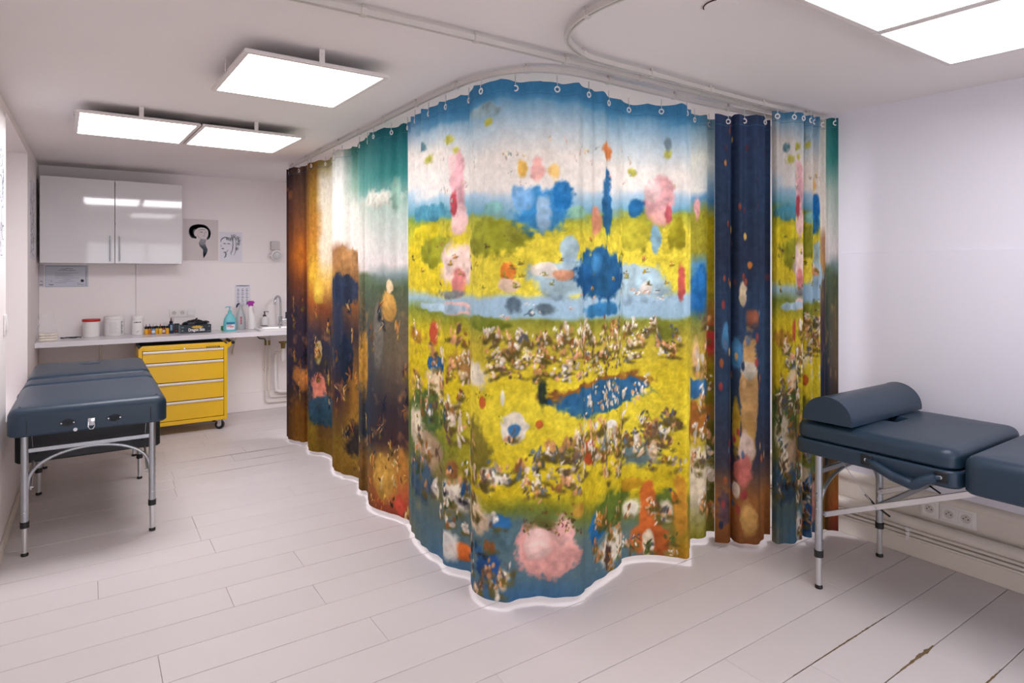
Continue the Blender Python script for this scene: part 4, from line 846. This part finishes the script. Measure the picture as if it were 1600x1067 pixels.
# ink bottles
cols = [((238, 166, 24), 'amber ink bottle at the left end of the row, next to the narrow tub'), ((206, 126, 22), 'dark amber ink bottle, second from the narrow tub'), ((96, 146, 190), 'ink bottle with pale blue and white label in the row of amber ones'), ((240, 176, 30), 'amber ink bottle just right of the blue-labelled one'), ((236, 184, 40), 'yellow ink bottle in the middle of the row'), ((150, 58, 32), 'small ink bottle with a red and white label'), ((240, 170, 26), 'amber ink bottle at the right end of the row, beside the navy dropper bottle')]
capm = [(170, 120, 140), (150, 120, 170), (190, 190, 200), (200, 200, 210), (180, 80, 80), (210, 210, 215), (190, 190, 200)]
for k, (c, lb) in enumerate(cols):
    x = .432+.0285*k; t = item('ink_bottle', lb, 'ink bottle', x, 6.63+(.022 if k % 2 else 0), 'small ink bottles on the worktop'); s = 1.0
    obj('body', lathe(B(), [(.0145, 0), (.0165, .003), (.0165, .044), (.011, .053)], seg=18), mat('ink_%d' % k, c, .3, var=.03), t)
    if k in (2, 5): obj('label_print', lathe(B(), [(.0169, .010), (.0169, .034)], seg=18), m_paper, t)
    obj('collar', lathe(B(), [(.012, .051), (.0148, .054), (.0148, .070), (.010, .074)], seg=16), m_black, t)
    obj('cap', lathe(B(), [(.0052, .073), (.0045, .083), (.0022, .094), (.0012, .098)], seg=10), mat('cap_%d' % k, capm[k], .4, var=.02), t)
t = item('dropper_bottle', 'navy dropper bottle with pale label and black pointed cap', 'bottle', .634, 6.64)
obj('body', lathe(B(), [(.021, 0), (.023, .004), (.023, .084), (.012, .094)], seg=22), mat('navy_plastic', (36, 54, 84), .3, var=.03), t)
bm = B()
for k in range(5): wrap_rib(bm, .023, -110, -62, .034+.010*k, .0075)
obj('label_print', bm, mat('blue_label', (150, 170, 196), .6, var=.1), t)
obj('cap', lathe(B(), [(.012, .092), (.014, .095), (.014, .112), (.006, .118), (.004, .140), (.002, .150)], seg=14), m_black, t)
t = item('small_carton', 'small black carton with a white and red spot', 'box', .688, 6.70)
obj('carton', box(B(), -.021, .021, -.02, .02, 0, .085, .001, 1), m_black, t)
bm = B(); box(bm, -.014, .006, -.0206, -.02, .034, .078); obj('label_print', bm, mat('faint_print', (60, 70, 72), .6, var=.2), t, 0)
obj('red_spot', cyl(B(), (-.004, -.0208, .018), (-.004, -.02, .018), .007, seg=12), mat('red_print', (196, 70, 80), .6), t)
t = item('syringe_cap', 'pale pink plastic bottle top behind the dark carton', 'bottle', .655, 6.755)
obj('body', lathe(B(), [(.012, 0), (.016, .004), (.016, .07), (.009, .09), (.009, .104), (.014, .108), (.014, .128), (.007, .134)], seg=18), mat('pale_pink', (214, 188, 196), .4), t)
# glove box
t = item('glove_box', 'black box of black gloves with gold and white lettering', 'glove box', .83, 6.60, rz=.06)
gbm = mat('black_carton', (38, 50, 60), .4, var=.08, scale=20)
obj('carton', box(B(), -.132, .132, -.06, .06, 0, .078, .002, 1), gbm, t)
fy = -.0604
text('lettering', 'Dragon Skin', .038, Matrix.Translation((.005, fy-.0012, .030)) @ Matrix.Rotation(PI/2, 4, 'X'), m_white, t, fit=.14, bold=.0014)
bm = B(); r = random.Random(2)
prism(bm, [(.01+.055*math.cos(a)*(1-.25*(k % 2)), fy+.0001, .055+.016*math.sin(a)*(1-.3*(k % 2))) for k, a in enumerate([2*PI*j/22 for j in range(22)])], (0, -.0004, 0)); obj('gold_emblem', bm, mat('gold_print', (214, 170, 60), .5, var=.3, scale=200), t, 0)
bm = B(); box(bm, .095, .124, fy-.0004, fy, .012, .016); box(bm, .108, .118, fy-.0004, fy, .052, .068); box(bm, -.122, -.108, fy-.0004, fy, .02, .032); box(bm, -.124, -.104, fy-.0004, fy, .05, .062); box(bm, -.13, -.04, fy-.0004, fy, .006, .009); obj('small_print', bm, mat('grey_print', (120, 136, 140), .6), t, 0)
bm = B(); box(bm, -.1322, -.131, -.058, .058, .004, .074); obj('side_label', bm, mat('pale_side', (140, 158, 164), .6), t, 0)
bm = B(); r = random.Random(9); n = 26; rings = []
for k, (s, z) in enumerate(((1, .078), (.98, .086), (.86, .098), (.7, .108), (.5, .114), (.28, .118), (.06, .120))):
    rings.append([bm.verts.new((.105*s*math.cos(a)*(1+r.uniform(-.13, .13)), .046*s*math.sin(a)*(1+r.uniform(-.1, .1)), z+r.uniform(-.006, .007)*(k > 0))) for a in [2*PI*j/n for j in range(n)]])
for a, b_ in zip(rings, rings[1:]):
    for j in range(n): bm.faces.new((a[j], a[(j+1) % n], b_[(j+1) % n], b_[j]))
bm.faces.new(rings[-1]); bm.faces.new(list(reversed(rings[0])))
gl = tag(obj('rubber_gloves', bm, m_leatherd, None, 25, (.832, 6.60, CT+.0012)), 'crumpled black rubber gloves bulging out of the glove box', 'gloves')
obj('glove_finger', tube(B(), [(.0, -.005, .108), (.008, -.012, .124), (.014, -.012, .134), (.02, -.008, .128)], [.010, .009, .008, .005], 8), m_leatherd, gl)
obj('glove_finger', tube(B(), [(.07, -.02, .098), (.09, -.03, .104), (.11, -.032, .098), (.118, -.03, .092)], [.010, .009, .008, .005], 8), m_leatherd, gl)
obj('glove_finger', tube(B(), [(-.07, -.02, .096), (-.095, -.026, .096), (-.11, -.03, .088)], [.010, .009, .006], 8), m_leatherd, gl)
# soap, sprays
turq = mat('turquoise_plastic', (112, 196, 204), .3, var=.02)
t = item('soap_bottle', 'turquoise soap pump bottle with a printed hand label', 'soap bottle', 1.135, 6.58)
obj('body', lathe(B(), [(.054, 0), (.059, .006), (.058, .08), (.052, .12), (.030, .160), (.018, .172), (.016, .176)], seg=32, sy=.62), turq, t)
bm = B(); lathe(bm, [(.018, .174), (.018, .196), (.010, .202), (.006, .206), (.006, .228), (.012, .232), (.012, .240)], seg=16); tube(bm, [(0, 0, .236), (-.03, -.01, .237), (-.042, -.014, .230)], .0055, 8)
obj('pump', bm, turq, t)
def plate(bm, R, sy, a0, a1, z0, z1, off=.0008, n=10):
    A = [bm.verts.new(((R+off)*math.cos(math.radians(a0+(a1-a0)*k/n)), sy*(R+off)*math.sin(math.radians(a0+(a1-a0)*k/n))-off, z0)) for k in range(n+1)]
    C_ = [bm.verts.new((v.co.x, v.co.y, z1)) for v in A]
    for k in range(n): bm.faces.new((A[k], A[k+1], C_[k+1], C_[k]))
bm = B(); plate(bm, .0590, .62, -125, -48, .016, .066); lb_ = obj('label_print', bm, m_paper, t)
bm = B(); plate(bm, .0594, .62, -125, -48, .066, .088); obj('label_band', bm, mat('blue_band', (24, 116, 158), .5, var=.1), lb_)
bm = B(); plate(bm, .0600, .62, -120, -80, .044, .062); plate(bm, .0600, .62, -95, -58, .036, .052); obj('label_picture', bm, mat('pink_print', (206, 158, 160), .6, var=.1), lb_)
t = item('green_sponge', 'small green scrubber behind the turquoise soap bottle', 'sponge', 1.098, 6.665)
obj('sponge', slab(B(), -.028, .028, -.016, .016, 0, .045, .008, .006), mat('green_sponge', (62, 150, 84), .9, var=.1, bump=.4, bscale=150), t)
t = item('spray_bottle', 'translucent spray bottle with vertical red marks and dark trigger', 'spray bottle', 1.262, 6.725)
obj('body', lathe(B(), [(.044, 0), (.047, .005), (.047, .10), (.040, .15), (.022, .19), (.014, .215), (.013, .235)], seg=28, sy=.7), m_frost, t)
bm = B(); box(bm, -.014, .030, -.012, .012, .235, .268, .005, 2); hd = obj('spray_head', bm, m_frost, t)
obj('trigger', tube(B(), [(-.012, 0, .262), (-.030, 0, .250), (-.034, 0, .236), (-.040, 0, .218)], [.006, .009, .009, .004], 8), mat('navy_trigger', (32, 36, 60), .4), hd)
bm = B()
for k in range(5): plate(bm, .047, .7, -102+(k % 2)*2, -84, .052+.016*k, .064+.016*k)
obj('red_lettering', bm, mat('red_marks', (192, 60, 84), .5, var=.1), t)
t = item('cleaner_bottle', 'white cleaner spray bottle with a purple trigger head', 'spray bottle', 1.352, 6.65)
P_ = [(.0, 0, .002), (0, 0, .06), (-.002, 0, .11), (-.010, 0, .16), (-.013, 0, .2), (-.010, 0, .238)]
obj('body', tube(B(), P_, [.036, .038, .036, .027, .022, .017], 22), m_white, t)
pur = mat('purple_plastic', (158, 34, 148), .35, var=.02)
bm = B(); prism(bm, [(x, -.015, z) for x, z in ((-.030, .234), (-.030, .246), (-.046, .258), (-.046, .276), (-.020, .288), (.014, .286), (.028, .268), (.012, .258), (.012, .234))], (0, .030, 0))
hd = obj('spray_head', bm, pur, t); obj('trigger', tube(B(), [(-.034, 0, .256), (-.044, 0, .236), (-.042, 0, .218)], [.006, .006, .004], 8), m_white, hd)
t = item('soap_dispenser', 'small glass soap dispenser with chrome pump beside the tap', 'soap dispenser', 1.505, 6.785, z=CT+.026)
obj('body', lathe(B(), [(.036, 0), (.040, .005), (.040, .06), (.030, .078), (.016, .086), (.016, .092)], seg=26), mat('milk_glass', (224, 220, 220), .15, var=.01, coat=.4), t)
bm = B(); lathe(bm, [(.018, .090), (.018, .104), (.006, .108), (.005, .132), (.012, .136), (.012, .142)], seg=16); tube(bm, [(0, 0, .139), (.03, -.006, .14), (.038, -.008, .134)], .004, 8); obj('pump', bm, mat('dark_chrome', (96, 92, 92), .25, .9), t)

# ------------------------------------------------------------------ things on the walls
def socket_face(bm, x, z, r=.021): pass
def double_socket(nm, label, c, rz, n, mods, kinds):
    """wall plate in its own frame: x along the wall, -y out of the wall"""
    t = thing(nm, label, 'socket', c, rz); w = n*.071/2
    obj('plate', box(B(), -w-.006, w+.006, -.010, 0, -.043, .043, .004, 2), m_white, t)
    for k, kd in enumerate(kinds):
        x = -w+.0355+.071*k
        if kd == 's':
            f = obj('socket_module', box(B(), x-.030, x+.030, -.0125, -.009, -.030, .030, .003, 1), m_white, t)
            bm = B(); torus(bm, (x, -.0125, 0), (0, 1, 0), .020, .0018, 24, 6); obj('socket_rim', bm, m_trim, f)
            obj('socket_well', cyl(B(), (x, -.0130, 0), (x, -.0100, 0), .0195, seg=24), mat('socket_grey', (206, 200, 196), .5), f)
            bm = B()
            for dx, dz in ((-.0095, -.001), (.0095, -.001)): cyl(bm, (x+dx, -.0137, dz), (x+dx, -.012, dz), .0028, seg=10)
            cyl(bm, (x, -.0137, .009), (x, -.012, .009), .0026, seg=10); obj('pin_hole', bm, m_black, f)
        else:
            obj('switch_rocker', box(B(), x-.027, x+.027, -.015, -.009, -.027, .027, .003, 1), m_white, t)
    return t
double_socket('socket_strip', 'white wall plate with two sockets and a switch above the glove box', (.748, YW, 1.035), 0, 3, 3, 'sss'.replace('sss', 'ssw'))
double_socket('socket_strip', 'white double socket plate low on the right wall', (XR-.0147, 1.247, .262), -PI/2, 2, 2, 'ss')
double_socket('socket_box', 'single white socket low on the right wall, left of the double one', (XR-.0147, 1.366, .262), -PI/2, 1, 1, 's')
t = thing('light_switch', 'white light switch on the left wall near the niche', 'switch', (XL, 4.17, 1.15), PI/2)
obj('plate', box(B(), -.032, .032, -.010, 0, -.055, .055, .004, 2), m_white, t); obj('rocker', box(B(), -.018, .018, -.0155, -.009, -.03, .03, .004, 2), m_white, t)
# wall lamp / sensor
t = thing('wall_sensor', 'white round motion sensor on a square wall box near the curtain', 'sensor', (1.62, YW+.012, 1.70))
m_sens = mat('sensor_plastic', (204, 198, 198), .4); obj('wall_box', box(B(), -.044, .044, -.032, 0, -.032, .055, .004, 2), m_sens, t)
obj('neck', cyl(B(), (.0, -.03, -.03), (.005, -.05, -.055), .014, seg=12), m_white, t)
hd = obj('head', lathe(B(), [(.02, -.06), (.05, -.045), (.058, -.02), (.058, .0), (.05, .006)], seg=28), m_white, t); hd.data.transform(Matrix.Translation((.008, -.055, -.092)) @ Matrix.Rotation(PI/2+.2, 4, 'X') @ Matrix.Rotation(.0, 4, 'Y'))
ln = obj('lens', lathe(B(), [(.046, 0), (.042, .012), (.03, .022), (.012, .027)], seg=24), mat('milky_lens', (206, 208, 208), .15, coat=.5), hd); ln.data.transform(Matrix.Translation((.008, -.056, -.092)) @ Matrix.Rotation(PI/2+.2, 4, 'X'))
obj('side_knob', cyl(B(), (-.075, -.05, -.095), (-.045, -.05, -.095), .009, seg=12), m_white, t)
# sheets of paper on the walls
def sheet(name, label, cat, c, w, h, m, rz=0., th=.0012, curl=0.):
    t = thing(name, label, cat, c, rz); obj('paper', box(B(), -w/2, w/2, -th, 0, -h/2, h/2), m, t, 0); return t
F3 = lambda th: (lambda u, v: (u, -th-.0003, v))
t = sheet('portrait_drawing', 'grey sheet with pencil drawing of a woman with long tied hair', 'drawing', (.915, YB, 1.752), .315, .41, m_paperg)
f3 = F3(.0012); L_ = []
L_ += [(arc(.0, .07, .075, .068, 35, 235, 16), .034), (arc(-.01, .07, .088, .076, 60, 225, 16), .026), (arc(-.055, .072, .03, .048, 70, 300, 12), .03), (arc(.01, .09, .06, .05, 15, 165, 12), .03), (arc(.03, .07, .048, .062, -62, 62, 12), .024), (arc(.05, .058, .028, .052, -85, 70, 10), .018), (arc(-.03, .085, .07, .06, 90, 190, 10), .02)]
L_ += [([(-.02, .098), (.008, .104), (.038, .102)], .004), ([(-.008, .076), (.004, .080), (.016, .076)], .006), ([(.036, .076), (.044, .079), (.05, .076)], .005), ([(.030, .074), (.036, .056), (.030, .052)], .002), ([(.018, .040), (.027, .042), (.036, .039)], .004), (arc(.012, .066, .044, .056, 195, 285, 8), .0025)]
for k in range(8):
    e_ = (k-3.5)*.0042
    L_.append(([(.022+e_*1.6, .008), (.009+e_*1.8, -.035), (.018+e_*1.7, -.062), (.040+e_*1.2, -.096), (.036+e_, -.13), (.030+e_*.5, -.155), (.025, -.178)], .007))
obj('pencil_lines', ribbons(B(), L_, .004, f3), m_ink, t, 0)
t = sheet('profile_drawing', 'white sheet with ink drawing of a woman in profile with flowers', 'drawing', (1.19, YB, 1.69), .215, .30, m_paper)
L_ = [(arc(-.045, .045, .05, .05, 60, 180, 10), .010), (arc(-.01, .03, .03, .10, -80, 70, 12), .008), (arc(.02, .02, .03, .11, -75, 60, 12), .006), (arc(-.06, .0, .04, .06, 250, 330, 8), .006), ([(-.07, .028), (-.06, .034), (-.045, .028)], .009), ([(-.035, .028), (-.02, .034), (-.005, .026)], .009), ([(-.088, .02), (-.094, .004), (-.084, -.002)], .004), ([(-.086, -.022), (-.076, -.018), (-.064, -.022)], .011), ([(-.06, -.05), (-.045, -.07), (-.05, -.10), (-.062, -.11)], .012), ([(.0, -.04), (.004, -.08), (.0, -.085)], .004)]
for cx, cy, rr in ((.03, .10, .028), (.07, .085, .024), (.0, .075, .022), (.075, .03, .02), (.06, -.02, .018), (-.03, .08, .016), (.08, .06, .015)):
    for k in range(5): L_.append((arc(cx+rr*.45*math.cos(k*1.257), cy+rr*.45*math.sin(k*1.257), rr*.5, rr*.5, 0, 300, 8), .004))
    L_.append((arc(cx, cy, rr*.15, rr*.15, 0, 350, 6), .008))
obj('ink_lines', ribbons(B(), L_, .004, f3), m_ink, t, 0)
t = sheet('hygiene_notice', 'small white notice with a grid of tiny pictures above the spray bottles', 'notice', (1.30, YW, 1.19), .15, .225, m_paper)
bm = B(); L_ = [([(-.065, .10), (-.02, .102), (.02, .1), (.065, .102)], .009)]; r = random.Random(6)
for i in range(3):
    for j in range(5):
        x, z = -.042+.042*i, .062-.036*j
        L_ += [(arc(x, z+.006, .008, .006, 0, 330, 7), .0035), ([(x-.014, z-.008), (x, z-.007+r.uniform(-.002, .002)), (x+.014, z-.008)], .004), ([(x-.012, z-.014), (x+.01, z-.014)], .003)]
obj('printed_grid', ribbons(bm, L_, .003, f3), mat('notice_blue_print', (84, 92, 120), .7, var=.2), t, 0)
t = sheet('certificate', 'framed training certificate under the left end of the wall cupboard', 'certificate', (-.168, YW, 1.395), .316, .196, mat('frame_film', (188, 192, 202), .2, var=.02))
bm = B(); box(bm, -.15, .142, -.0016, -.0012, -.09, .09); obj('certificate_sheet', bm, mat('certificate_paper', (198, 200, 212), .45, var=.04, scale=9), t, 0)
f4 = F3(.0016); L_ = [([(-.15, .088), (0, .089), (.142, .088)], .006), ([(.141, .09), (.1415, 0), (.141, -.09)], .005)]
r = random.Random(5)
for j, (a, b_) in enumerate(((-.085, .085), (-.085, .03), (-.085, .05), (-.085, .09), (-.03, .03), (-.06, .06), (-.085, .0))): L_.append(([(a, .028-.0145*j), ((a+b_)/2, .028-.0145*j), (b_, .028-.0145*j)], .0035))
L_ += [([(-.118, -.04), (-.108, -.05)], .006), ([(-.13, -.074), (-.11, -.077), (-.095, -.074)], .010), ([(.07, -.062), (.085, -.06), (.08, -.082), (.1, -.068), (.11, -.08), (.13, -.074)], .005), ([(-.045, .066), (-.01, .063), (.0, .070), (.045, .065)], .006)]
obj('printed_lines', ribbons(B(), L_, .003, f4), mat('certificate_print', (122, 126, 138), .7), t, 0)
text('heading', 'ATTESTATION DE FORMATION', .016, Matrix.Translation((0, -.002, .05)) @ Matrix.Rotation(PI/2, 4, 'X'), m_inkd, t, fit=.128)
obj('stamp', cyl(B(), (.113, -.0024, -.042), (.113, -.0016, -.042), .013, seg=20), m_inkd, t)
t = sheet('narrow_certificate', 'pale sheet in the wall corner left of the certificate', 'certificate', (-.349, YW, 1.40), .036, .2, mat('pale_sheet', (204, 200, 206), .6))
obj('printed_lines', ribbons(B(), [([(-.012, -.05), (.008, -.052)], .006), ([(-.014, -.082), (.01, -.08)], .008)], .003, f3), m_ink, t, 0)
def sketch(t, w, h, seed, n):
    r = random.Random(seed); L_ = []
    for _ in range(n):
        cx, cz = r.uniform(-w*.36, w*.36), r.uniform(-h*.42, h*.42); a0 = r.uniform(0, 360)
        L_.append((arc(cx, cz, r.uniform(.02, .07), r.uniform(.02, .08), a0, a0+r.uniform(90, 260), 8), r.uniform(.003, .011)))
    L_ = [([(max(-w*.48, min(w*.48, p[0])), max(-h*.48, min(h*.48, p[1]))) for p in l], ww) for l, ww in L_]
    obj('pencil_lines', ribbons(B(), L_, .003, f3), mat('pale_pencil', (134, 136, 146), .8, var=.2), t, 0)
t = sheet('sketch_sheet', 'large pencil sketch pinned to the left wall beside the cupboard', 'drawing', (XL, 6.11, 1.84), .56, .62, m_paper, PI/2); sketch(t, .56, .62, 3, 70)
t = sheet('sketch_sheet', 'pencil sketch on the left wall at the very edge of the picture', 'drawing', (XL, 3.98, 1.78), .50, .56, m_paper, PI/2); sketch(t, .5, .56, 4, 60)
# small ceiling marks
t = thing('ceiling_hatch', 'round cover plate on the ceiling near the top edge', 'cover plate', (1.675, 1.27, ceil_z(1.675, 1.27)))
obj('cover', lathe(B(), [(.05, -.004), (.052, -.002), (.052, .0)], seg=30), m_ceil, t)
obj('dark_gap', tube(B(), [(.052*math.cos(a), .052*math.sin(a), -.003) for a in [2.0+.12*k for k in range(14)]], .0022, 5), mat('brown_gap', (74, 44, 34), .8), t)
